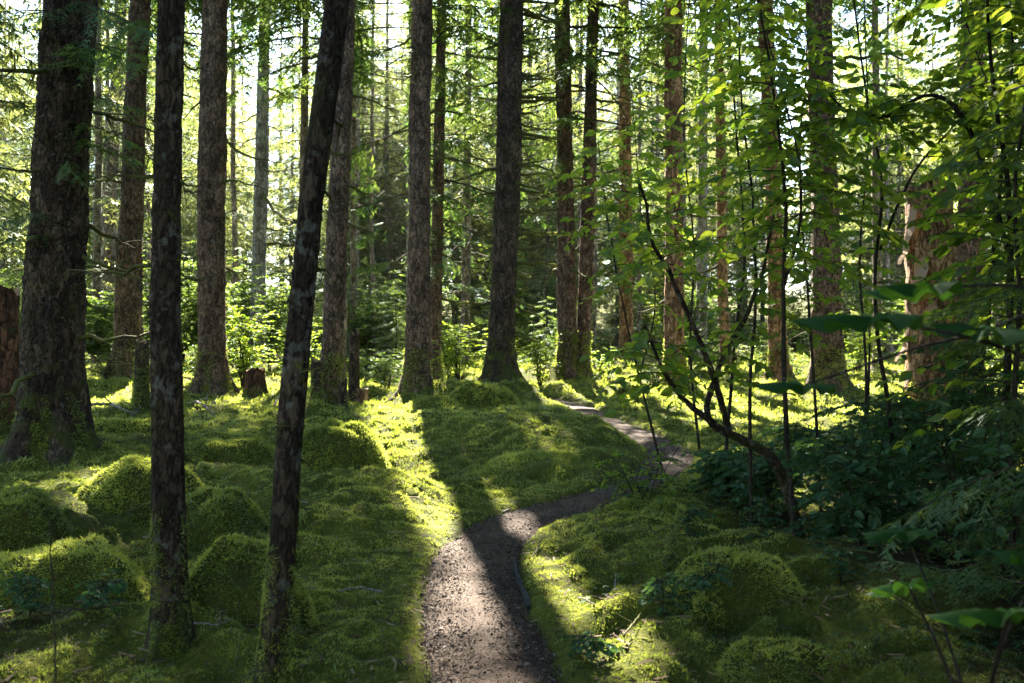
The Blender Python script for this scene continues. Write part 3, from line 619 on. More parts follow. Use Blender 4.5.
# ------------------------------------------------------------------ mossy mounds and logs
def mound(px, py, d, wpx, hpx, label, seed, depth=1.0, tuft=0.05, ang=0.0, name='mossy_boulder', cat='boulder', dens=900, group=None):
    """px, py: middle of its foot as photographed"""
    r = np.random.default_rng(seed)
    x = (px - 512) / F * d; z = base_z(x, d); ax, az, ay = wpx / F * d / 2, hpx / F * d, wpx / F * d / 2 * depth
    nu, nv = 56, 24; U = np.linspace(0, 2 * pi, nu, endpoint=False); q_ = np.linspace(1.14, 0, nv)
    uu, vv = np.meshgrid(U, q_); cx_, sx_ = np.cos(uu) * vv, np.sin(uu) * vv
    lump = fbm(cx_ * 1.9 + seed * 3.1, sx_ * 1.9 + seed, 3) - 0.5
    out_ = 1 + 0.5 * (fbm(np.cos(uu) * 1.2 + seed * 1.7, np.sin(uu) * 1.2 + 3, 2) - 0.5)
    hgt = (1 - np.clip(vv, 0, 2) ** 3.3) * (1 + 0.55 * lump) + 0.12 * (fbm(cx_ * 5 + seed, sx_ * 5, 2) - 0.5) * (vv < 1)
    p = np.stack([cx_ * ax * 1.16 * out_, sx_ * ay * 1.16 * out_, hgt * az * 1.02], -1)
    ca, sa = cos(ang), sin(ang); p = p @ np.array([[ca, sa, 0], [-sa, ca, 0], [0, 0, 1]])
    i = np.arange(nv - 1)[:, None] * nu + np.arange(nu)[None]; j = np.arange(nv - 1)[:, None] * nu + (np.arange(nu)[None] + 1) % nu
    q = np.stack([i, j, j + nu, i + nu], -1).reshape(-1, 4)
    b = Buf(); V = p.reshape(-1, 3); T = np.vstack([q[:, [0, 1, 2]], q[:, [0, 2, 3]]]); b.add(V, T, 0, 0.5, True)
    A, B, C = V[T[:, 0]], V[T[:, 1]], V[T[:, 2]]; cr = np.cross(B - A, C - A); ar = np.linalg.norm(cr, axis=1)
    k = int(ar.sum() / 2 * dens * (0.05 / tuft) ** 2) ; f = r.choice(len(T), k, p=ar / ar.sum()); a1, a2 = r.random((2, k, 1)); fl = a1 + a2 > 1; a1 = np.where(fl, 1 - a1, a1); a2 = np.where(fl, 1 - a2, a2)
    Pm = A[f] + (B[f] - A[f]) * a1 + (C[f] - A[f]) * a2; Nm = nrm(cr[f])
    ok = Pm[:, 2] > -0.1; Pm, Nm = Pm[ok], Nm[ok]
    patch = fbm(Pm[:, 0] * 3 + seed, Pm[:, 1] * 3 + Pm[:, 2] * 2, 2)
    moss_tufts(b, Pm - Nm * 0.01, nrm(Nm + np.array([0, 0, -0.15])), tuft * r.uniform(0.6, 1.3, len(Pm)), r, 18, 1, np.clip(0.22 + patch * 0.9, 0, 1), 0.8)
    o = b.build(name, [M_GROUND, M_MOSS], loc=(x, d, z - 0.03)); tag(o, label, cat, group); return o
mound(337, 472, 12.5, 96, 44, 'large rounded mossy hump behind the leaning thin trunk, its right flank sunlit', 1, 0.8, 0.06)
mound(228, 462, 13.2, 105, 26, 'long low mossy log hump between the two thin dark trunks', 2, 0.5, 0.06, 0.1, 'mossy_log', 'log')
mound(138, 536, 8.3, 112, 46, 'mossy boulder with sunlit crest just behind the thin upright trunk', 3, 0.8)
mound(214, 548, 7.7, 104, 38, 'mossy boulder right of the thin upright trunk, middle one of the mound row', 4, 0.8)
mound(243, 628, 5.55, 122, 66, 'steep dark mossy boulder between the feet of the two thin trunks', 5, 0.85, 0.042)
mound(62, 585, 6.3, 176, 48, 'broad mossy ridge of a boulder in the shaded lower left', 6, 0.6, 0.045, -0.35)
mound(10, 560, 7.0, 96, 36, 'low mossy boulder cut by the left edge under the massive old spruce', 16, 0.8, 0.05)
mound(738, 618, 5.6, 116, 52, 'big rounded mossy boulder in the right foreground shade', 7, 0.85, 0.042)
mound(706, 622, 5.35, 36, 36, 'small mossy knob against the left side of the right foreground boulder', 8, 0.9, 0.04)
mound(775, 690, 4.75, 110, 34, 'low mossy hummock at the lower right, nearer than the big rounded boulder', 9, 0.8, 0.042)
mound(645, 512, 9.4, 70, 24, 'small mossy tussock under the twiggy bush by the path', 10, 0.8, 0.05, name='mossy_tussock', cat='tussock')
mound(432, 423, 19, 60, 16, 'low moss cushion in front of the clean brown centre trunk', 12, 0.7, 0.09, name='moss_cushion', cat='moss cushion')
mound(480, 420, 19.5, 66, 22, 'swelling moss cushion below the dark bristly trunk', 13, 0.7, 0.09, name='moss_cushion', cat='moss cushion')
mound(634, 398, 23.0, 40, 14, 'sunlit moss cushion right of the twin trunks near the path end', 14, 0.7, 0.1, name='moss_cushion', cat='moss cushion')
mound(120, 432, 15.5, 120, 20, 'mossy fallen log lying right of the massive old spruce foot', 15, 0.3, 0.07, 0.15, name='mossy_log', cat='log')
mound(540, 470, 12.5, 90, 15, 'flat moss cushion on the bank inside the path bend', 17, 0.7, 0.07, name='moss_cushion', cat='moss cushion')

# ------------------------------------------------------------------ build the planned trees, added shading spruces included
def root_moss(root, P, rad, r, height, dens, size):
    b = Buf(); k = int(dens * height * rad * 2 * pi * 6)
    z = r.random(k) ** 1.8 * height - 0.05; a = r.uniform(0, 2 * pi, k); keep = fbm(a * 1.2 + rad * 7, z * 1.5, 3) > 0.30 + 0.30 * z / height; z, a = z[keep], a[keep]
    rr = rad * (1.03 + 0.5 * np.exp(-np.clip(z, 0, None) / (0.55 * rad + 0.16)))
    ax = P(z); Q = np.stack([ax + np.cos(a) * rr, np.sin(a) * rr, z], -1); Nm = nrm(np.stack([np.cos(a), np.sin(a), 0.35 + 0 * a], -1))
    moss_tufts(b, Q, Nm, size * r.uniform(0.6, 1.3, len(z)), r, 14, 0, np.clip(0.2 + fbm(a * 2, z * 3, 2) * 0.7, 0, 1), 0.8)
    b.build('root_moss', M_MOSS, root)
def build_tree(T, k):
    d = T['d']; x = T['x']; z0 = base_z(x, d) - 0.04; base = np.array([x, d, z0]); r = np.random.default_rng(900 + k)
    f = axis_from(T['px'], d, base, T['H']); f0 = float(f(np.array([0.0]))[0])
    ax1 = lambda z: f(np.asarray(z, float)) - f0
    rad0 = T['w'] / F * d / 2; H = T['H']
    near = d < 14
    zs = np.r_[np.linspace(-0.25, 1.2, 16 if near else 9), np.arange(1.3, 8 if near else 14, 0.028 if near else 0.16), np.linspace(8.2 if near else 14.4, H, 16)]
    rad = rad0 * np.clip(1.06 - 0.9 * np.clip(zs, 0, None) / H, 0.05, 2)
    P = np.stack([ax1(zs), 0.03 * np.sin(zs * 0.9 + k) * min(1, rad0 * 4), zs], -1)
    root = empty(T['name'], base, T['label'], 'tree', T.get('group'))
    b = Buf(); trunk_buf(b, P, rad, T['n'], k, T.get('flare', 1.75), 0.035 if near else 0.09); b.build('trunk', T['bark'], root)
    radf = lambda z: rad0 * max(0.05, 1.06 - 0.9 * z / H)
    A = lambda z: np.array([float(ax1(np.array([z]))[0]), 0.0, z])
    b = Buf(); cb, cr = T['cb'], T['cr']
    r_at = lambda z: cr * (0.55 + 0.45 * min(1, (z - cb) / 3.0)) * max(0.2, 1 - max(0, (z - cb - 4) / (H - cb - 4)) ** 2.2)
    boughs(b, A, cb, H - 0.3, int(T['nb'] * 1.7), r_at, 40 + k, cull=base, thick=0.025)
    for gz, gl in T.get('green', []): boughs(b, A, gz, gz + 0.5, 2, lambda z: gl, 60 + k + int(gz * 10), thick=0.02, yaws=(-2.6, 1.2))
    b.build('crown', [M_NEEDLE, B_TWIG], root)
    if T.get('dead'): add_dead(root, A, radf, T['dead'], T['dz'][0], T['dz'][1], T['dl'], 70 + k, T.get('mossy', False), T.get('yaws'))
    for j_, (fz, fy, fl) in enumerate(T.get('fixed', [])): add_dead(root, A, radf, 1, fz, fz + 0.01, fl, 800 + 10 * k + j_, False, [(fy - 0.1, fy + 0.1)])
    if d < 32: root_moss(root, ax1, rad0, r, (0.7 if d < 16 else 1.1) if d > 12 else 0.75, 520 if d < 8 else (70 if d < 16 else 42), 0.021 if d < 8 else (0.06 if d < 16 else 0.085))
    return root
ROOTS = [build_tree(T, k) for k, T in enumerate(TREES)]
# twig ball on the pale blue-grey trunk
def twig_ball(root, T):
    r = np.random.default_rng(5); b = Buf(); c = at(248, 19, T['d'] - 0.3) - np.array(root.location)
    for k in range(260):
        a = nrm(r.normal(0, 1, 3)); e = nrm(r.normal(0, 1, 3)); p = c + a * r.uniform(0.05, 0.38) * np.array([1, 1, 0.9])
        v, t = tube(p + np.linspace(-1, 1, 4)[:, None] * (np.cross(a, e) * 0.22)[None] + (a * 0.05)[None] * (np.array([-1, 0, 0, -1])[:, None]), 0.012, 3, cap=False); b.add(v, t, 0, 0.5 + 0.5 * r.random())
    v, t = tube(np.array([c + [0.75, 0.2, -0.25], c + [0.4, 0.1, -0.3], c, c + [-0.5, 0, 0.05]]), np.array([.04, .035, .03, .01]), 5); b.add(v, t, 0, 0.2)
    b.build('twig_ball', M_LITTER, root)
twig_ball(ROOTS[6], TREES[6])

# broken snag and stumps
def stump(px, py, d, wpx, hpx, label, m, seed, jag=0.25, name='tree_stump', flare=1.4, moss=0.5, cat='stump'):
    x = (px - 512) / F * d; z = base_z(x, d) - 0.04; r = np.random.default_rng(seed); h = hpx / F * d; rad = wpx / F * d / 2; n = 28
    root = empty(name, (x, d, z), label, cat)
    zs = np.linspace(-0.2, h, 26); a = np.linspace(0, 2 * pi, n, endpoint=False)
    P = np.stack([0.03 * np.sin(zs * 2 + seed) * rad, 0 * zs, zs], -1)
    b = Buf(); prof = 1 + np.exp(-np.clip(zs, 0, None) / (0.5 * rad + 0.12))[:, None] * (flare - 1) * (1 + 0.4 * np.cos(5 * a + seed))[None] + (fbm(np.cos(a)[None] * 2 + seed, np.sin(a)[None] * 2 + zs[:, None] * 2, 3) - 0.5) * 0.25
    V, t = tube(P, rad * (1.02 - 0.10 * np.clip(zs, 0, None) / h), n, 0.06, seed, cap=False, prof=prof)
    rimz = (fbm(np.cos(a) * 1.8 + seed * 2, np.sin(a) * 1.8, 3) - 0.55) * 2 * jag * h * 0.8 + r.normal(0, jag * 0.06 * h, n)
    V = V.reshape(26, n, 3); wt = (np.clip((zs - h * 0.5) / (h * 0.5), 0, 1))[:, None]
    V[:, :, 2] += wt * rimz[None]
    inner = V[-1].copy(); cc = inner.mean(0); inner = cc + (inner - cc) * np.array([0.72, 0.72, 1]) - np.array([0, 0, 0.12 * h * jag * 3])
    mid = cc - np.array([0, 0, 0.25 * h * jag * 2 + 0.01]); k0 = 26 * n
    b.add(V.reshape(-1, 3), t, 0, 0.5, True)
    rim = np.vstack([V[-1], inner, mid[None]]); i = np.arange(n); j = (i + 1) % n
    b2 = Buf(); b2.add(rim, np.vstack([np.stack([i, j, n + j], -1), np.stack([i, n + j, n + i], -1), np.stack([n + i, n + j, np.full(n, 2 * n)], -1)]), 0, np.r_[np.full(n, .7), np.full(n, .35), .1])
    b.build('trunk', m, root); b2.build('broken_top', M_WOOD, root)
    if moss: root_moss(root, lambda q: 0 * q, rad, r, h * moss, 60 if d > 12 else 120, 0.07)
    return root, h, rad
sn, sh, sr = stump(930, 405, 17.5, 48, 252, 'tall broken-topped orange snag with a ragged sunlit left side', B_SNAG, 21, 0.10, 'broken_snag', 1.3, 0.2, 'snag')
r = np.random.default_rng(77)
for k, (a0, zz_, l) in enumerate([(3.4, 2.9, .5), (3.9, 2.2, .7), (4.4, 1.9, .35), (3.2, 1.2, .4), (3.7, 3.3, .6), (4.1, 2.6, .4)]):   # curling bark flaps
    b = Buf(); n = 9; z = np.linspace(0, l, n); w_ = 0.05 + 0.03 * np.sin(np.linspace(0, pi, n)); o_ = 0.02 + 0.16 * (1 - z / l) ** 2 + 0.02 * np.sin(z * 20)
    e = np.array([cos(a0), sin(a0), 0]); s2 = np.array([-sin(a0), cos(a0), 0])
    C = e[None] * (sr * 1.02 + o_)[:, None] + np.array([0, 0, 1.0])[None] * (zz_ + z)[:, None]
    V = np.vstack([C - s2 * w_[:, None], C + s2 * w_[:, None], C - s2 * w_[:, None] + e * 0.012, C + s2 * w_[:, None] + e * 0.012])
    i = np.arange(n - 1); t = []
    for o1, o2 in ((0, n), (3 * n, 2 * n), (2 * n, 0), (n, 3 * n)): t += [np.stack([o1 + i, o2 + i, o2 + i + 1], -1), np.stack([o1 + i, o2 + i + 1, o1 + i + 1], -1)]
    b.add(V, np.vstack(t), 0, 0.9); b.build('bark_flap', M_WOOD, sn)
stump(2, 405, 16.5, 34, 150, 'red rotting snag at the left picture edge behind the massive old spruce', B_STUMP, 22, 0.10, 'broken_snag', 1.25, 0.3, 'snag')
stump(142, 408, 20.5, 15, 74, 'mossy stump left of the thin upright trunk', B_BIG, 23, 0.15, moss=0.9)
stump(255, 393, 25, 20, 30, 'low rotten stump right of the straight grey-brown trunk', B_STUMP, 24, 0.2)
stump(354, 393, 24, 11, 74, 'tall thin dark stump just right of the rough scaly trunk', B_BIG, 25, 0.08, moss=0.3)
stump(362, 398, 21, 13, 24, 'short pale cut stump in the sun right of the rough scaly trunk', B_SNAG, 26, 0.06, moss=0.2)
stump(316, 405, 20, 11, 48, 'mossy stub hugging the left side of the rough scaly trunk', B_BIG, 27, 0.2, moss=0.8)
stump(343, 410, 19.6, 9, 34, 'small dark stub at the front of the rough scaly trunk foot', B_BIG, 28, 0.2, moss=0.5)

# ------------------------------------------------------------------ forest behind
def far_proto(seed, H, cb, cr, nb, rad, lo=True, low=0):
    r = np.random.default_rng(seed); root = empty('spruce_tree', (0, 0, 0)); zs = np.r_[np.linspace(-0.5, 1.5, 6), np.linspace(2.5, H, 16)]
    P = np.stack([np.cumsum(r.normal(0, 0.03, len(zs))), np.cumsum(r.normal(0, 0.03, len(zs))), zs], -1); P[:, :2] -= P[0, :2]
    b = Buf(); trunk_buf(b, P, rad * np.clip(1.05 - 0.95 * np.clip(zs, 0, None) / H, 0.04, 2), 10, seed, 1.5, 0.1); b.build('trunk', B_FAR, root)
    A = lambda z: np.array([np.interp(z, zs, P[:, 0]), np.interp(z, zs, P[:, 1]), z])
    return root, A, P
def far_crown(root, A, H, cb, cr, nb, seed, cull=None, low=0, lo=True):
    b = Buf(); r_at = lambda z: cr * (0.6 + 0.4 * min(1, (z - cb) / 3.0)) * max(0.15, 1 - max(0, (z - cb - 3) / (H - cb - 3)) ** 1.9)
    boughs(b, A, cb, H - 0.2, nb, r_at, seed, lo=lo, cull=cull, thick=0.022)
    if low: boughs(b, A, 1.5, cb, low, lambda z: cr * 0.75, seed + 1, lo=lo, cull=cull, thick=0.02, keep=0.45)
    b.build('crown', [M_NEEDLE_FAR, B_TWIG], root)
rf = np.random.default_rng(2024); spots = []
def free(x, y, gap):
    for (a, c, g) in spots:
        if (a - x) ** 2 + (c - y) ** 2 < (0.5 * (g + gap)) ** 2: return False
    for T in TREES:
        if (T['x'] - x) ** 2 + (T['d'] - y) ** 2 < gap ** 2: return False
        if y > T['d'] and abs(x / y - T['x'] / T['d']) < 0.006 and y < 45: return False
    return True
def sun_blocked(x, y):
    """would this trunk's shadow fall on one of the open patches?"""
    t = np.linspace(2, 30, 60); sx = x - hs[0] * t; sy = y - hs[1] * t
    for poly, p in LIT[:8]:
        if p > 0.8 and in_poly(sx, sy, poly).any(): return True
    return False
count = 0; tries = 0; FAR_LAB = 'one of the slim spruces crowding the background between the nearer trunks'
while count < 26 and tries < 4000:
    tries += 1; y = rf.uniform(36, 56); x = rf.uniform(-0.6 * y - 2, 0.6 * y + 2)
    if not free(x, y, 3.0) or sun_blocked(x, y): continue
    spots.append((x, y, 3.0)); H = rf.uniform(27, 38); cb = rf.uniform(2.5, 7); cr = rf.uniform(2.5, 3.6); z = base_z(x, y) - 0.05
    root, A, P = far_proto(4000 + count, H, cb, cr, 50, rf.uniform(0.11, 0.2)); root.location = (x, y, z)
    tag(root, FAR_LAB, 'tree', 'background spruces')
    far_crown(root, A, H, cb, cr, 90, 5000 + count, np.array([x, y, z]), 12, lo=True); count += 1
PRO = []
for k in range(6):
    H = 20 + 1.2 * k; cb = [2, 3, 5, 2, 4, 2.5][k]; root, A, P = far_proto(6000 + k, H, cb, 3, 50, 0.15 + 0.015 * k)
    far_crown(root, A, H, cb, [3.6, 3.8, 3.3, 4.0, 3.2, 3.7][k], 120, 6100 + k, None, 10); PRO.append(root)
used = [False] * 6; count = 0; tries = 0
def put_far(x, y, lab=FAR_LAB, grp='background spruces'):
    k = int(rf.integers(6)); z = base_z(x, y) - 0.05; rz = rf.uniform(0, 6.28); sc = rf.uniform(0.9, 1.15) * (1 + 0.5 * float(sstep(68, 95, y)))
    if not used[k]:
        c = PRO[k]; used[k] = True; c.location = (x, y, z); c.rotation_euler = (0, 0, rz); c.scale = (sc,) * 3
    else: c = copy_tree(PRO[k], (x, y, z), rz, sc)
    tag(c, lab, 'tree', grp)
while count < 115 and tries < 9000:
    tries += 1; y = rf.uniform(57, 125); x = rf.uniform(-0.58 * y - 3, 0.58 * y + 3)
    if not free(x, y, 3.4): continue
    spots.append((x, y, 3.4)); put_far(x, y); count += 1
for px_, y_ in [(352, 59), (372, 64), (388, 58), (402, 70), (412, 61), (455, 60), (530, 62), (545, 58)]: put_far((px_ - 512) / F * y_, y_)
# the same forest goes on beside and behind the viewer
side = [(-17, 18), (-15, 25), (-20, 30), (-14, 9), (-18, 3), (17, 16), (19, 24), (15, 9), (12, 2), (19, 3), (-4.6, -1.2), (-6.3, 3.2), (5, -6), (9, -7), (-14, -10), (7, -14), (14, -11), (-7, -15), (22, 32), (-24, 22), (25, 14)]  # the close left pair is added to darken the lower-left foreground
rs = np.random.default_rng(41)
while len(side) < 58:
    x, y = rs.uniform(-32, 32), rs.uniform(-30, 34)
    if y > 0 and abs(x) < 0.62 * y + 4.5: continue
    if y <= 0 and np.hypot(x, y) < 4.5: continue
    if x < 3 and y < 12 and rs.random() < 0.7: continue
    if min(np.hypot(x - a, y - c) for a, c in side) < 3.3 or sun_blocked(x, y): continue
    side.append((x, y))
for (x, y) in side: put_far(x, y, 'spruce of the surrounding forest standing outside the view', 'spruces around the viewer')

# ------------------------------------------------------------------ understory shrubs
def shrub_proto(seed, h, w_, nst, nleaf, size, small=True, m=None):
    r = np.random.default_rng(seed); root = empty('leafy_shrub', (0, 0, 0)); bs = Buf(); bl = Buf(); PT = []; DR = []
    for k in range(nst):
        a = r.uniform(0, 2 * pi); out = r.uniform(0.2, 1.0) * w_ / 2; hh = h * r.uniform(0.6, 1.05); t = np.linspace(0, 1, 8)
        P = np.stack([np.cos(a) * out * t ** 1.5 + 0.04 * np.sin(t * 7 + k), np.sin(a) * out * t ** 1.5 + 0.04 * np.cos(t * 6 + k), hh * (t - 0.12 * t ** 3)], -1)
        v, f = tube(P, np.linspace(0.018, 0.005, 8), 4, cap=False); bs.add(v, f, 0)
        for j in range(max(3, int(hh * 9))):
            u = r.uniform(0.18, 1); p = np.array([np.interp(u, t, P[:, c]) for c in range(3)]); b_ = r.uniform(0, 2 * pi); l = r.uniform(0.25, 0.75) * (1.1 - 0.5 * u) * min(1.3, h / 2 + .3)
            d = np.array([cos(b_), sin(b_), r.uniform(0.0, 0.5)]); s = np.linspace(0, 1, 5)[:, None]; q = p + d * l * s + np.array([0, 0, -0.25 * l]) * s ** 2
            v, f = tube(q, np.linspace(0.006, 0.002, 5), 3, cap=False); bs.add(v, f, 0)
            nl = max(4, int(nleaf * l)); ss = r.uniform(0.15, 1, nl); pp = p + d * l * ss[:, None] + np.array([0, 0, -0.25 * l]) * ss[:, None] ** 2
            sd_ = r.choice([-1, 1], nl)[:, None] * np.array([-d[1], d[0], 0]); PT.append(pp); DR.append(d * 0.5 + sd_ * 0.8 + np.array([0, 0, -0.1]))
    add_leaves(bl, np.vstack(PT), np.vstack(DR), size, r, 0, SMALL_V if small else LEAF_V, SMALL_T if small else LEAF_T, 0.45)
    bs.build('stems', B_STEM, root); bl.build('foliage', m or M_SHRUB, root); return root
SP = [shrub_proto(700 + k, [1.4, 2.2, 3.2, 4.6, 1.0, 5.8][k], [1.6, 2.0, 2.2, 2.6, 1.6, 3.0][k], [9, 10, 11, 11, 10, 11][k], 42, [.10, .085, .13, .10, .075, .14][k], m=[M_SHRUB, M_LEAF, M_SHRUB, M_SHRUB, M_NEEDLE_FAR, M_LEAF][k]) for k in range(6)]
sused = [False] * 6
def put_shrub(k, x, y, lab, grp, sc=1.0):
    z = base_z(x, y) - 0.03; rz = rf.uniform(0, 6.28)
    if not sused[k]:
        c = SP[k]; sused[k] = True; c.location = (x, y, z); c.rotation_euler = (0, 0, rz); c.scale = (sc,) * 3
    else: c = copy_tree(SP[k], (x, y, z), rz, sc)
    tag(c, lab, 'shrub', grp); return c
for k in range(64):                                    # the bright thicket behind the left trunks
    y = rf.uniform(26, 48); px = rf.uniform(-30, 500); kk = int(rf.choice([1, 2, 3, 0, 2, 3])) if px < 420 else int(rf.choice([0, 1, 4]))
    if y < 33: kk = int(rf.choice([0, 1, 4]))
    x = (px - 512) / F * y
    if not all((x - T['x']) ** 2 + (y - T['d']) ** 2 > 1.2 for T in TREES): continue
    put_shrub(kk, x, y, 'bright-leaved shrub in the thicket behind the left-hand trunks', 'shrubs of the left thicket', rf.uniform(0.8, 1.2))
for k in range(26):
    y = rf.uniform(30, 46); px = rf.uniform(500, 1040); x = (px - 512) / F * y
    put_shrub(int(rf.choice([0, 1, 4, 2])), x, y, 'low sunlit shrub in the clearing behind the right-hand trunks', 'shrubs of the right clearing', rf.uniform(0.7, 1.1))
for k in range(110):
    y = rf.uniform(46, 90); px = rf.uniform(-40, 1060); x = (px - 512) / F * y
    put_shrub(int(rf.choice([2, 3, 5, 1])), x, y, 'far shrub filling the gap low between distant trunks', 'far shrubs under the background spruces', rf.uniform(0.9, 1.3))
put_shrub(1, *[(540 - 512) / F * 26, 26], 'round sunlit shrub between the bristly trunk and the twin trunks', None, 0.8)
put_shrub(0, *[(597 - 512) / F * 29.5, 29.5], 'bright shrub in full sun right behind the twin trunks', None, 0.9)
put_shrub(0, *[(388 - 512) / F * 25.5, 25.5], 'sunlit leafy bush left of the clean brown centre trunk', None, 0.9)
put_shrub(4, *[(650 - 512) / F * 26, 26], 'low sunlit bush left of the straight brown trunk with mossy skirt', None, 0.8)

# ------------------------------------------------------------------ near leafy saplings on the right
def sapling(stems, label, seed, leaf=0.09, twigs=30, tl=(0.35, 0.9), t0=0.25, rad=0.022, m=None, name='leafy_sapling', dens=16, cat='sapling', bark_=None, spread=1.0, small=False):
    """stems: lists of 3-D points from the foot up"""
    r = np.random.default_rng(seed); base = np.array(stems[0][0], float); base[2] = base_z(base[0], base[1]) - 0.02
    root = empty(name, base, label, cat); bl = Buf(); bt = Buf(); PT = []; DR = []
    for si_, st in enumerate(stems):
        st = [np.array(p, float) for p in st]
        if si_ == 0: st[0][2] = base[2] - 0.05
        P = catmull(st, 7) - base; n = len(P); rr = np.linspace(rad * (1 if si_ == 0 else 0.6), rad * 0.22, n)
        P = P + np.c_[(fbm(np.arange(n) * 0.37, np.full(n, seed + si_)) - 0.5) * 0.06, (fbm(np.arange(n) * 0.33, np.full(n, seed + si_ + 9.5)) - 0.5) * 0.06, 0 * np.arange(n)] * np.linspace(0, 1, n)[:, None]
        b = Buf(); v, f = tube(P, rr, 9, 0.18, seed + si_); b.add(v, f, 0, 0.5, True); b.build('stem', bark_ or B_STEM, root)
        nt_ = int(twigs * 1.35 * (1 if si_ == 0 else 0.6))
        for k in range(nt_):
            u = t0 + (1 - t0) * (k + r.random()) / nt_; p = P[min(n - 1, int(u * (n - 1)))]; a = k * 2.4 + r.uniform(-0.6, 0.6); l = r.uniform(*tl) * (1.15 - 0.4 * u)
            d = np.array([cos(a) * spread, sin(a) * spread, r.uniform(-0.15, 0.45)]); s = np.linspace(0, 1, 6)[:, None]; kink = r.normal(0, 0.06, 3)
            q = p + d * l * s + (np.array([0, 0, -0.35 * l]) + kink * l) * s ** 2
            v, f = tube(q, np.linspace(0.0045, 0.0015, 6), 4, cap=False); bt.add(v, f, 0)
            nl = max(3, int(dens * l * 1.45)); ss = np.linspace(0.2, 1.0, nl) + r.uniform(-0.03, 0.03, nl); pp = p + d * l * ss[:, None] + (np.array([0, 0, -0.35 * l]) + kink * l) * ss[:, None] ** 2
            sg = np.where(np.arange(nl) % 2, 1, -1)[:, None] * np.array([-d[1], d[0], 0]); PT.append(pp); DR.append(d * 0.55 + sg * 0.75 + np.array([0, 0, -0.45]))
    PT = np.vstack(PT); DR = np.vstack(DR); kp = ~open_to_sun(PT + base, np.zeros(len(PT)), False) if name != 'seedling' else np.ones(len(PT), bool); PT = PT[kp]; DR = DR[kp]
    add_leaves(bl, PT, DR, leaf * 1.15, r, 0, SMALL_V if small else LEAF_V, SMALL_T if small else LEAF_T, 0.75)
    bt.build('branches', bark_ or B_STEM, root); bl.build('foliage', m or M_LEAF, root); return root
A_ = at
D0 = 8.4
sapling([[A_(803, 532, D0), A_(790, 500, D0), A_(772, 458, D0 - .1), A_(742, 440, D0 - .2), A_(712, 424, D0 - .3), A_(708, 405, D0 - .3), A_(722, 360, D0 - .3), A_(744, 318, D0 - .2), A_(762, 270, D0), A_(775, 215, D0)],
         [A_(730, 434, D0 - .25), A_(712, 372, D0 - .4), A_(694, 330, D0 - .5), A_(670, 275, D0 - .6), A_(652, 236, D0 - .7), A_(640, 180, D0 - .8)],
         [A_(715, 424, D0 - .3), A_(690, 405, D0 - .4), A_(668, 380, D0 - .5), A_(646, 325, D0 - .6)]],
        'bent mossy sapling with an elbow stem beside the clearing', 31, 0.085, 26, (0.3, 0.8), 0.62, 0.048, name='bent_sapling', dens=15, bark_=B_YOUNG)
sapling([[A_(752, 512, 8.9), A_(750, 400, 8.9), A_(755, 300, 8.9), A_(752, 200, 8.8), A_(742, 90, 8.7), A_(735, -30, 8.6), A_(730, -120, 8.5)]], 'leafy sapling just behind the elbow of the bent sapling', 32, 0.085, 34, (0.35, 0.85), 0.45, 0.018)
sapling([[A_(797, 540, 7.6), A_(786, 420, 7.6), A_(783, 300, 7.6), A_(786, 200, 7.5), A_(776, 100, 7.5), A_(760, 0, 7.4), A_(752, -140, 7.4)],
         [A_(783, 290, 7.6), A_(800, 220, 7.5), A_(796, 150, 7.4), A_(765, 30, 7.3)]], 'tall dark-stemmed sapling in front of the orange-brown trunk', 33, 0.085, 40, (0.4, 1.0), 0.42, 0.022)
sapling([[A_(822, 520, 9.2), A_(815, 400, 9.2), A_(808, 300, 9.2), A_(800, 180, 9.2), A_(806, 60, 9.2), A_(812, -120, 9.2)]], 'slender sapling crossing in front of the sunlit-edged trunk', 34, 0.085, 34, (0.4, 1.0), 0.40, 0.017)
sapling([[A_(725, 420, 12), A_(736, 330, 12), A_(745, 250, 12), A_(735, 120, 12), A_(728, 0, 12), A_(720, -120, 12)]], 'pale thin sapling over the bright clearing, left of the orange-brown trunk', 35, 0.09, 34, (0.5, 1.2), 0.45, 0.022)
sapling([[A_(905, 520, 8.0), A_(890, 420, 8.0), A_(875, 300, 8.0), A_(880, 180, 8.0), A_(860, 60, 8.0), A_(840, -120, 8.0)],
         [A_(880, 250, 8.0), A_(910, 180, 7.9), A_(950, 130, 7.8), A_(985, 90, 7.7)]], 'sapling standing left of the broken-topped snag', 36, 0.085, 15, (0.3, 0.7), 0.45, 0.022)
sapling([[A_(978, 505, 7.0), A_(1004, 420, 7.0), A_(1010, 300, 7.0), A_(1008, 180, 7.0), A_(990, 60, 7.0), A_(982, -120, 7.0)],
         [A_(1008, 250, 7.0), A_(970, 130, 7.0), A_(930, 95, 7.1), A_(870, 120, 7.2), A_(820, 90, 7.2)]], 'dark crooked stem near the right edge with an arching leafy side limb', 37, 0.085, 40, (0.4, 0.8), 0.35, 0.034)
sapling([[A_(938, 455, 9.5), A_(955, 410, 9.5), A_(978, 370, 9.5), A_(990, 300, 9.4), A_(1000, 180, 9.2), A_(1012, 60, 9.0), A_(1020, -100, 9)]], 'slanting dark stem crossing the foot of the broken-topped snag', 38, 0.085, 20, (0.3, 0.7), 0.5, 0.035)
sapling([[A_(1015, 560, 5.6), A_(1012, 450, 5.6), A_(1020, 300, 5.6), A_(1015, 180, 5.5), A_(1030, 40, 5.5), A_(1035, -160, 5.4)]], 'dark leafy sapling at the right picture edge', 39, 0.08, 40, (0.4, 0.9), 0.25, 0.02)
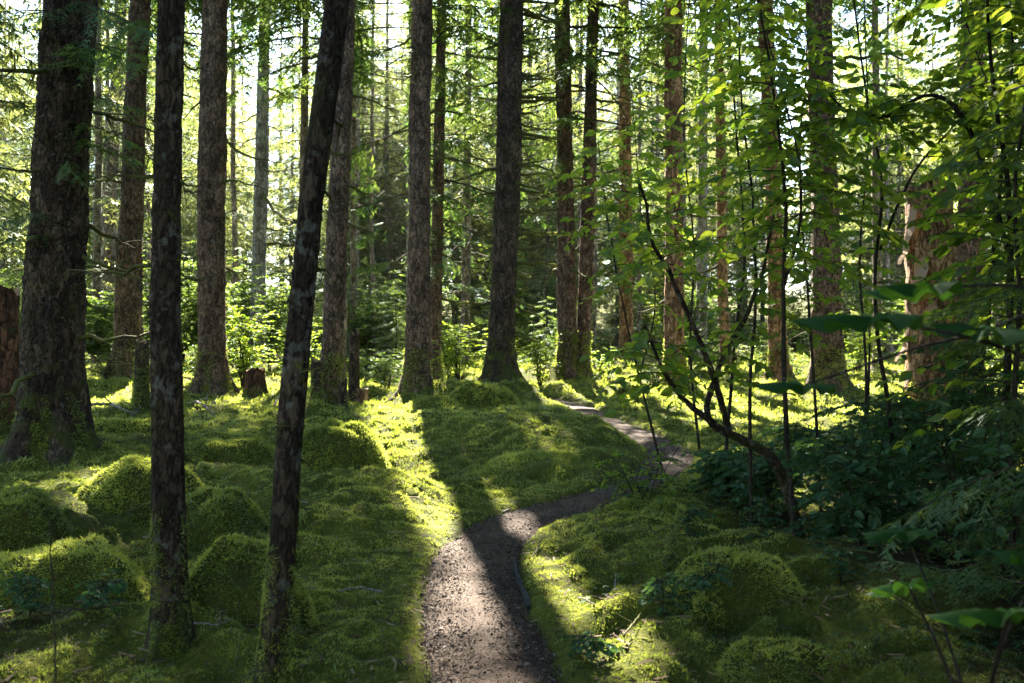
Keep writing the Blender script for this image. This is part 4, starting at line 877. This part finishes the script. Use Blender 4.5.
sapling([[A_(664, 470, 12.5), A_(640, 380, 12.3), A_(622, 300, 12), A_(608, 220, 11.8), A_(598, 140, 11.6)],
         [A_(640, 375, 12.3), A_(655, 300, 12), A_(640, 200, 11.5), A_(630, 90, 11)]], 'light sapling reaching over the far path with bright drooping leaves', 40, 0.10, 22, (0.4, 1.0), 0.55, 0.018)
sapling([[A_(862, 470, 11.5), A_(866, 380, 11.5), A_(860, 250, 11.5), A_(868, 120, 11.5), A_(862, -60, 11.5)]], 'thin sapling in the gap between sunlit-edged trunk and snag', 41, 0.09, 34, (0.5, 1.2), 0.38, 0.02)
sapling([[A_(700, 455, 14), A_(690, 350, 14), A_(694, 250, 14), A_(684, 130, 14), A_(690, 0, 14), A_(694, -80, 14)]], 'straight sapling in front of the trunk with the mossy skirt', 42, 0.10, 34, (0.5, 1.3), 0.5, 0.02)
for k, (px, py, d, h, sd2) in enumerate([(840, 505, 8.6, 0.75, 0), (890, 490, 9.3, 0.85, 1), (930, 505, 8.0, 0.95, 2), (965, 545, 6.6, 1.05, 3), (1010, 520, 7.4, 1.3, 4), (770, 500, 9.6, 0.5, 5), (860, 545, 6.9, 0.75, 6), (720, 490, 10.4, 0.45, 7), (915, 450, 12.0, 0.7, 8), (985, 450, 11.6, 0.9, 9), (800, 470, 11.4, 0.55, 10), (1030, 590, 5.4, 1.3, 11)]):
    b0 = A_(px, py, d); rr_ = np.random.default_rng(880 + k)
    L3 = ['in front of the elbow stem', 'below the sunlit-edged trunk', 'at the foot of the broken-topped snag', 'in the deep shade near the right edge', 'under the dark crooked stem', 'just behind the bent sapling foot', 'low in front of the dark thicket', 'beside the far path, left of the elbow stem', 'left of the snag, in dappled light', 'right of the snag, in dappled light', 'between the clearing and the dark thicket', 'cut by the right edge in deep shade'][k]
    st = []
    for j in range(4):
        a = rr_.uniform(0, 6.28); o = np.array([cos(a), sin(a), 0]) * h * rr_.uniform(0.2, 0.5)
        st.append([b0 + o * 0.05, b0 + o * 0.4 + [0, 0, h * 0.5], b0 + o + [0, 0, h * rr_.uniform(0.8, 1.1)]])
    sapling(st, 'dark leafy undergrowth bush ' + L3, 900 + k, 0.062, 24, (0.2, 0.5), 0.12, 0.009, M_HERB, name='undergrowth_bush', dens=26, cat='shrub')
for k, (x_, y_, h_) in enumerate([(4.9, 7.0, 6.5), (7.4, 11.5, 7.5), (4.2, 3.2, 6.0), (8.0, 14, 8), (6.5, 5.0, 7.0), (3.4, -0.8, 6.0), (5.6, 0.4, 6.5), (2.4, -3.2, 6.0), (3.9, 1.6, 5.5), (4.3, 5.6, 9.0), (5.6, 8.2, 10.0), (3.3, 3.4, 8.0), (6.4, 6.6, 9.5), (2.6, 0.4, 7.5)]):  # alders added beside and behind the view to darken the right foreground
    rr_ = np.random.default_rng(300 + k); b0 = np.array([x_, y_, 0.0]); st = []
    for j in range(4):
        a = rr_.uniform(0, 6.28); o = np.array([cos(a), sin(a), 0]) * rr_.uniform(0.8, 2.0)
        st.append([b0 + o * 0.03, b0 + o * 0.3 + [0, 0, h_ * 0.35], b0 + o * 0.7 + [0, 0, h_ * 0.7], b0 + o + [0, 0, h_ * rr_.uniform(0.9, 1.05)]])
    sapling(st, ['dense leafy alder whose stems rise just outside the right edge', 'leafy alder right of the broken-topped snag', 'leafy alder standing beside the viewer on the right', 'leafy alder far right behind the snag', 'leafy alder filling the right edge in deep shade', 'leafy alder behind the viewer, nearest on the right', 'leafy alder level with the viewer farther right', 'leafy alder well behind the viewer', 'low leafy alder closest beside the viewer', 'tall alder with a high spreading crown over the dark right foreground', 'tallest alder whose crown roofs the right thicket', 'tall alder beside the viewer roofing the right foreground', 'tall alder out beyond the right edge, behind its neighbours', 'tall alder at the right shoulder of the viewer'][k], 970 + k, 0.10 if k < 9 else 0.13, 95 if k < 9 else 120, (0.7, 1.7) if k < 9 else (0.9, 2.1), 0.25 if k < 9 else 0.55, 0.03, name='alder_tree', dens=16, cat='tree')
# twiggy bush by the path
rr_ = np.random.default_rng(4); b0 = A_(645, 505, 9.4); st = []
for px, py in [(612, 455), (625, 440), (640, 462), (668, 440), (690, 425), (655, 450), (600, 470), (680, 470), (632, 470)]:
    e = A_(px, py, 9.4 + rr_.uniform(-0.3, 0.3)); st.append([b0 + rr_.normal(0, 0.04, 3) * [1, 1, 0], (b0 * 0.5 + e * 0.5) + [0, 0, -0.02], e])
sapling(st, 'low twiggy bush with sparse small leaves beside the path bend', 51, 0.045, 12, (0.1, 0.28), 0.3, 0.011, name='twiggy_bush', dens=26, cat='shrub')

# drooping green boughs of young hemlocks in the right foreground
def hemlock(px, py, d, h, label, seed, cr=1.0, nb=26, z0=0.3, yaws=None):
    b0 = A_(px, py, d); b0[2] = base_z(b0[0], b0[1]) - 0.05; root = empty('young_hemlock', b0, label, 'tree'); b = Buf(); zs = np.linspace(0, h, 14)
    P = np.stack([0.05 * np.sin(zs), 0.04 * np.cos(zs * 1.3), zs], -1); v, f = tube(P, np.linspace(0.035, 0.006, 14), 8, 0.1, seed); b.add(v, f, 0, 0.5, True); b.build('trunk', B_STEM, root)
    c = Buf(); boughs(c, lambda z: np.array([0.05 * sin(z), 0.04 * cos(z * 1.3), z]), z0, h - 0.1, nb, lambda z: cr * (1.05 - 0.8 * z / h), seed, thick=0.02, yaws=yaws); c.build('crown', [M_NEEDLE, B_TWIG], root)
hemlock(1040, 570, 6.0, 3.0, 'young hemlock with dark drooping sprays near the right edge', 61, 0.8, 34)
hemlock(865, 455, 12.0, 1.9, 'young hemlock left of the broken-topped snag', 62, 0.9, 24)
hemlock(1060, 620, 4.6, 3.4, 'young hemlock reaching in from beyond the right edge', 63, 1.0, 34)
hemlock(545, 372, 33, 2.6, 'young spruce in the gap left of the twin trunks', 64, 1.0, 30)
hemlock(395, 365, 36, 3.6, 'young spruce behind the clean brown centre trunk, left side', 65, 1.2, 34)

# ------------------------------------------------------------------ large-leaved plants, lower right
def lobed_leaf(size, seed):
    r = np.random.default_rng(seed); n = 91; a = np.linspace(-2.75, 2.75, n); lob = np.zeros(n)
    for c, l in ((0, 1.0), (0.75, 0.9), (-0.75, 0.9), (1.5, 0.72), (-1.5, 0.72), (2.25, 0.5), (-2.25, 0.5)): lob = np.maximum(lob, l * np.exp(-((a - c) / 0.30) ** 2))
    rad = (0.48 + 0.55 * lob) * (1 - 0.10 * np.abs(a) / 2.75) + 0.035 * np.sign(np.sin(a * 26)) * np.abs(np.sin(a * 26)); rad *= size / 2
    ring = lambda k, dz: np.stack([np.cos(a) * rad * k, np.sin(a) * rad * k, dz * size + 0.045 * size * np.cos(a * 8.4) * k - 0.10 * size * k * k * 0.4], -1)
    V = np.vstack([[[0, 0, 0]], ring(0.5, 0.02), ring(1.0, 0.0)]); i = np.arange(n - 1)
    t = np.vstack([np.stack([0 * i, 1 + i, 2 + i], -1), np.stack([1 + i, 1 + n + i, 2 + n + i], -1), np.stack([1 + i, 2 + n + i, 2 + i], -1)]); return V, t
def big_plant(foot, leaves, label, seed, top=None):
    r = np.random.default_rng(seed); b0 = np.array(foot, float); b0[2] = base_z(b0[0], b0[1]) - 0.03; root = empty('broadleaf_plant', b0, label, 'plant')
    top_ = np.mean([A_(*l[:3]) for l in leaves], 0); top_ = b0 * 0.35 + top_ * 0.65; top_[2] = min(top_[2], 0.85 * max(A_(*l[:3])[2] for l in leaves)); top = top_ if top is None else top; P = catmull([b0, (b0 + top) / 2 + [0.03, 0, 0.05], top], 8) - b0
    b = Buf(); v, f = tube(P, np.linspace(0.016, 0.008, len(P)), 8, 0.15, seed); b.add(v, f, 0, 0.5, True); b.build('stem', B_STEM, root)
    for k, (px, py, d, size, yaw, tilt, roll) in enumerate(leaves):
        c = A_(px, py, d) - b0; V, t = lobed_leaf(size, seed + k); s = P[r.integers(len(P) // 2, len(P))]
        cy_, sy_, ct, st_ = cos(yaw), sin(yaw), cos(tilt), sin(tilt); cr_, sr_ = cos(roll), sin(roll)
        M = np.array([[cy_, -sy_, 0], [sy_, cy_, 0], [0, 0, 1]]) @ np.array([[ct, 0, st_], [0, 1, 0], [-st_, 0, ct]]) @ np.array([[1, 0, 0], [0, cr_, -sr_], [0, sr_, cr_]])
        b = Buf(); b.add(V @ M.T + c, t, 0, 0.35 + 0.2 * r.random(), True)
        q = catmull([s, (s + c) / 2 + [0, 0, 0.05], c], 6); v, f = tube(q, np.linspace(0.006, 0.0035, len(q)), 6); b.add(v, f, 1, 0.6, True); b.build('leaf', [M_BIG, B_STEM], root)
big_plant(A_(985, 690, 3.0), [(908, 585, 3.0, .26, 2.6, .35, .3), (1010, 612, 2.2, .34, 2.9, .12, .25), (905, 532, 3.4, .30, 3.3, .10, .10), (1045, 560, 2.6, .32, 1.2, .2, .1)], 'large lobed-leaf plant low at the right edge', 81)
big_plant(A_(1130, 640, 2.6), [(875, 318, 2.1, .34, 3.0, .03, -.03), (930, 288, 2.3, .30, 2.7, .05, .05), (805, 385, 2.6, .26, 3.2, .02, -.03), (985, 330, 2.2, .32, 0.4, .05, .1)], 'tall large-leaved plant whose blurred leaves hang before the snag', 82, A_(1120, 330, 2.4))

# ------------------------------------------------------------------ dead wood and small plants
def stick(pts, rad, label, m, seed, moss=0.0, name='fallen_branch', cat='branch', forks=2):
    P0 = np.array(pts[0], float); P = catmull(pts, 7) - P0; n = len(P); b = Buf(); r = np.random.default_rng(seed)
    P = P + r.normal(0, rad * 0.4, P.shape); v, f = tube(P, np.linspace(rad, rad * 0.35, n), 8, 0.25, seed); b.add(v, f, 0, 0.5, True)
    for k in range(forks):
        i = r.integers(n // 4, n - 2); d = nrm(r.normal(0, 1, 3) + [0, 0, 0.6]) * r.uniform(3, 9) * rad * 2; q = P[i] + d * np.linspace(0, 1, 4)[:, None]; v, f = tube(q, np.linspace(rad * .5, rad * .2, 4), 5); b.add(v, f, 0, 0.5)
    if moss:
        k = int(260 * moss); i = r.random(k) * (n - 1); Q = np.stack([np.interp(i, np.arange(n), P[:, a]) for a in range(3)], -1); Nm = nrm(r.normal(0, 1, (k, 3)) + [0, 0, 0.6]); moss_tufts(b, Q + Nm * rad * 0.8, Nm, np.full(k, max(0.02, rad * 0.9)), r, 10, 1)
    o = b.build(name, [m, M_MOSS], loc=P0); return tag(o, label, cat)
def G(px, py, up=0.02):
    x, y = gpt(px, py); return np.array([x, y, base_z(x, y) + up])
stick([G(606, 552, .03), G(628, 560, .07), G(650, 566, .09), G(682, 580, .05)], 0.018, 'dead branch lying on the moss left of the right foreground boulder', B_TWIG, 1, 0.25)
stick([G(668, 580, 0), G(672, 570, .10), G(683, 562, .22)], 0.026, 'upright mossy branch stub behind the dead branch in the right shade', B_TWIG, 2, 0.8, forks=0)
stick([G(541, 550, .06), G(535, 560, .03), G(527, 570, .01)], 0.008, 'short brown stick on the moss at the inside of the path bend', B_TWIG, 3, forks=0)
stick([G(616, 590, .11), G(614, 605, .04), G(613, 613, .015), G(623, 618, .01)], 0.006, 'thin bleached twig standing crooked in the sunlit moss', B_GREYWOOD, 4, forks=0)
stick([G(92, 412, .15), G(112, 413, .18), G(132, 414, .12), G(140, 412, .1)], 0.035, 'bleached dead branch right of the massive old spruce foot', B_GREYWOOD, 5, forks=4)
stick([G(186, 402, .05), G(200, 408, .2), G(214, 415, .05)], 0.03, 'forked dead branch in front of the straight grey-brown trunk', B_GREYWOOD, 6, forks=4)
stick([G(236, 678, .02), G(242, 668, .05), G(248, 655, .08)], 0.006, 'thin dead stick between the feet of the thin trunks', B_TWIG, 7, forks=0)
stick([G(265, 415, .0), G(280, 404, .3), G(284, 402, .4)], 0.03, 'leaning dead stick left of the leaning thin trunk', B_BIG, 8, forks=1)
stick([G(700, 660, .03), G(720, 640, .05), G(790, 650, .03)], 0.007, 'thin dead twig over the low hummock at lower right', B_TWIG, 9, forks=2)
stick([G(890, 640, .02), G(915, 655, .04), G(935, 672, .03)], 0.007, 'thin pale twig on the dark floor at lower right', B_TWIG, 10, forks=1)
stick([G(56, 690, .0), at(54, 620, 4.6), at(51, 560, 4.6), at(50, 520, 4.6)], 0.006, 'bare thin upright twig in the lower left corner', B_TWIG, 11, forks=2, name='bare_twig', cat='twig')
rr_ = np.random.default_rng(19)
STK = [((150, 455), 'in front of the massive old spruce foot'), ((345, 600), 'on the moss between leaning trunk and path'), ((395, 560), 'close to the left edge of the path'), ((300, 520), 'just right of the leaning thin trunk'), ((225, 410), 'before the straight grey-brown trunk'), ((440, 400), 'beside the clean brown centre trunk foot'), ((540, 445), 'on the bank below the dark bristly trunk'), ((590, 620), 'in the sunlit moss right of the path'), ((640, 640), 'crossing the shade edge right of the path'), ((720, 520), 'behind the right foreground boulder'), ((820, 590), 'on the dark floor right of the boulder'), ((870, 560), 'under the undergrowth at right'), ((110, 640), 'in the lower left shade'), ((205, 655), 'at the foot of the thin upright trunk'), ((470, 655), 'lying on the near gravel path'), ((360, 425), 'beside the large rounded hump')]
for k, ((px, py), l) in enumerate(STK):
    a = rr_.uniform(0, 3.14); d_ = gpt(px, py)[1]; ln = rr_.uniform(0.12, 0.4) * (1 if d_ < 9 else 2); e = np.array([cos(a), sin(a), 0]) * ln * (0.35 if 'gravel' in l else 1); c_ = G(px, py, 0.03)
    if 'gravel' in l: c_[2] = rise(c_[1]) + 0.012
    stick([c_ - e, c_ - e * 0.3 + rr_.normal(0, 0.02, 3) * [1, 1, 0.5], c_ + e * 0.4 + rr_.normal(0, 0.02, 3) * [1, 1, 0.5], c_ + e], rr_.uniform(0.004, 0.009) * (1 if d_ < 9 else 2.4), 'small fallen twig ' + l, [B_TWIG, B_GREYWOOD][k % 2], 700 + k, forks=int(rr_.integers(0, 4)), name='fallen_twig', cat='twig')
for k, (px, py, h, l) in enumerate([(705, 640, .30, 'left of the low hummock at lower right'), (690, 560, .25, 'behind the upright mossy branch stub'), (600, 665, .14, 'in the sunlit moss right of the path'), (840, 620, .28, 'right of the big rounded boulder'), (30, 640, .22, 'in the lower left corner'), (105, 640, .18, 'left of the thin upright trunk foot'), (760, 575, .3, 'at the crown of the big rounded boulder'), (665, 640, .22, 'between sunlit moss and boulder')]):
    b0 = G(px, py); r2 = np.random.default_rng(60 + k); st = [[b0, b0 + [r2.normal(0, .03), r2.normal(0, .03), h * .6], b0 + [r2.normal(0, .09), r2.normal(0, .09), h]] for _ in range(3)]
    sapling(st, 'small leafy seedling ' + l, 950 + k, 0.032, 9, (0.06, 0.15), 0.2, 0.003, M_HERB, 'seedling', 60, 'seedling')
def herbs(name, pxr, pyr, n, size, label, seed):
    r = np.random.default_rng(seed); b = Buf(); P = []; D = []
    for k in range(n):
        x, y = gpt(r.uniform(*pxr), r.uniform(*pyr))
        if fbm(x * 1.1 + seed, y * 1.1, 2) < 0.45: continue
        if path_dist(np.array([x]), np.array([y]))[0] < HALF + 0.12: continue
        z = base_z(x, y) + r.uniform(0.03, 0.09); m_ = r.integers(4, 7); a0 = r.uniform(0, 6.28)
        for j in range(m_): a = a0 + j * 2 * pi / m_; P.append([x, y, z]); D.append([cos(a), sin(a), 0.15])
    add_leaves(b, np.array(P), np.array(D), size, r, 0, SMALL_V, SMALL_T, 0.15); tag(b.build(name, M_HERB), label, kind='stuff')
herbs('ground_cover', (-40, 300), (470, 700), 420, 0.026, 'small whorled green leaves sprinkled through the moss on the left', 3)
herbs('ground_cover', (540, 1080), (450, 700), 700, 0.028, 'small whorled green leaves sprinkled through the moss on the right', 4)
herbs('ground_cover', (300, 620), (372, 440), 500, 0.06, 'small green leaves on the mossy rise round the centre trunks', 5)
# needles, cones and twigs fallen on the moss
r = np.random.default_rng(8); n = 15000; y = 3 + 17 * r.random(n) ** 1.6; x = r.uniform(-1, 1, n) * (0.6 * y + 1); z = ground(x, y) + 0.02
a = r.uniform(0, 2 * pi, n); l = r.uniform(0.008, 0.05, n); dv = np.stack([np.cos(a) * l, np.sin(a) * l, r.normal(0, 0.006, n)], -1); wv = np.stack([-np.sin(a), np.cos(a), 0.3 + 0 * a], -1) * r.uniform(0.002, 0.006, n)[:, None]
C = np.stack([x, y, z], -1); V = np.stack([C - dv - wv, C - dv + wv, C + dv + wv, C + dv - wv], 1); i = np.arange(n)[:, None] * 4
b = Buf(); b.add(V.reshape(-1, 3), np.vstack([i + [0, 1, 2], i + [0, 2, 3]]), 0, np.repeat(r.random(n), 4)); tag(b.build('litter', M_LITTER), 'fallen needles and twig bits strewn over the moss', kind='stuff')

# ------------------------------------------------------------------ air
def haze(density):
    x0, x1, y0, y1, z0, z1 = -420, 420, -80, 820, -6, 70
    V = np.array([[x, y, z] for x in (x0, x1) for y in (y0, y1) for z in (z0, z1)], float)
    q = np.array([[0, 1, 3, 2], [4, 6, 7, 5], [0, 4, 5, 1], [2, 3, 7, 6], [0, 2, 6, 4], [1, 5, 7, 3]])
    m, t, N, L, out = mat('forest_air'); v = N('ShaderNodeVolumePrincipled'); v.inputs['Color'].default_value = (0.92, 0.97, 0.90, 1)
    v.inputs['Density'].default_value = density; v.inputs['Anisotropy'].default_value = 0.35
    L(v.outputs[0], out.inputs['Volume'])
    b = Buf(); b.add(V, np.vstack([q[:, [0, 1, 2]], q[:, [0, 2, 3]]])); o = b.build('haze', m); tag(o, 'thin bright haze filling the air between the trees', kind='stuff')
    return o
HAZE = 0.00008
if HAZE: haze(HAZE)
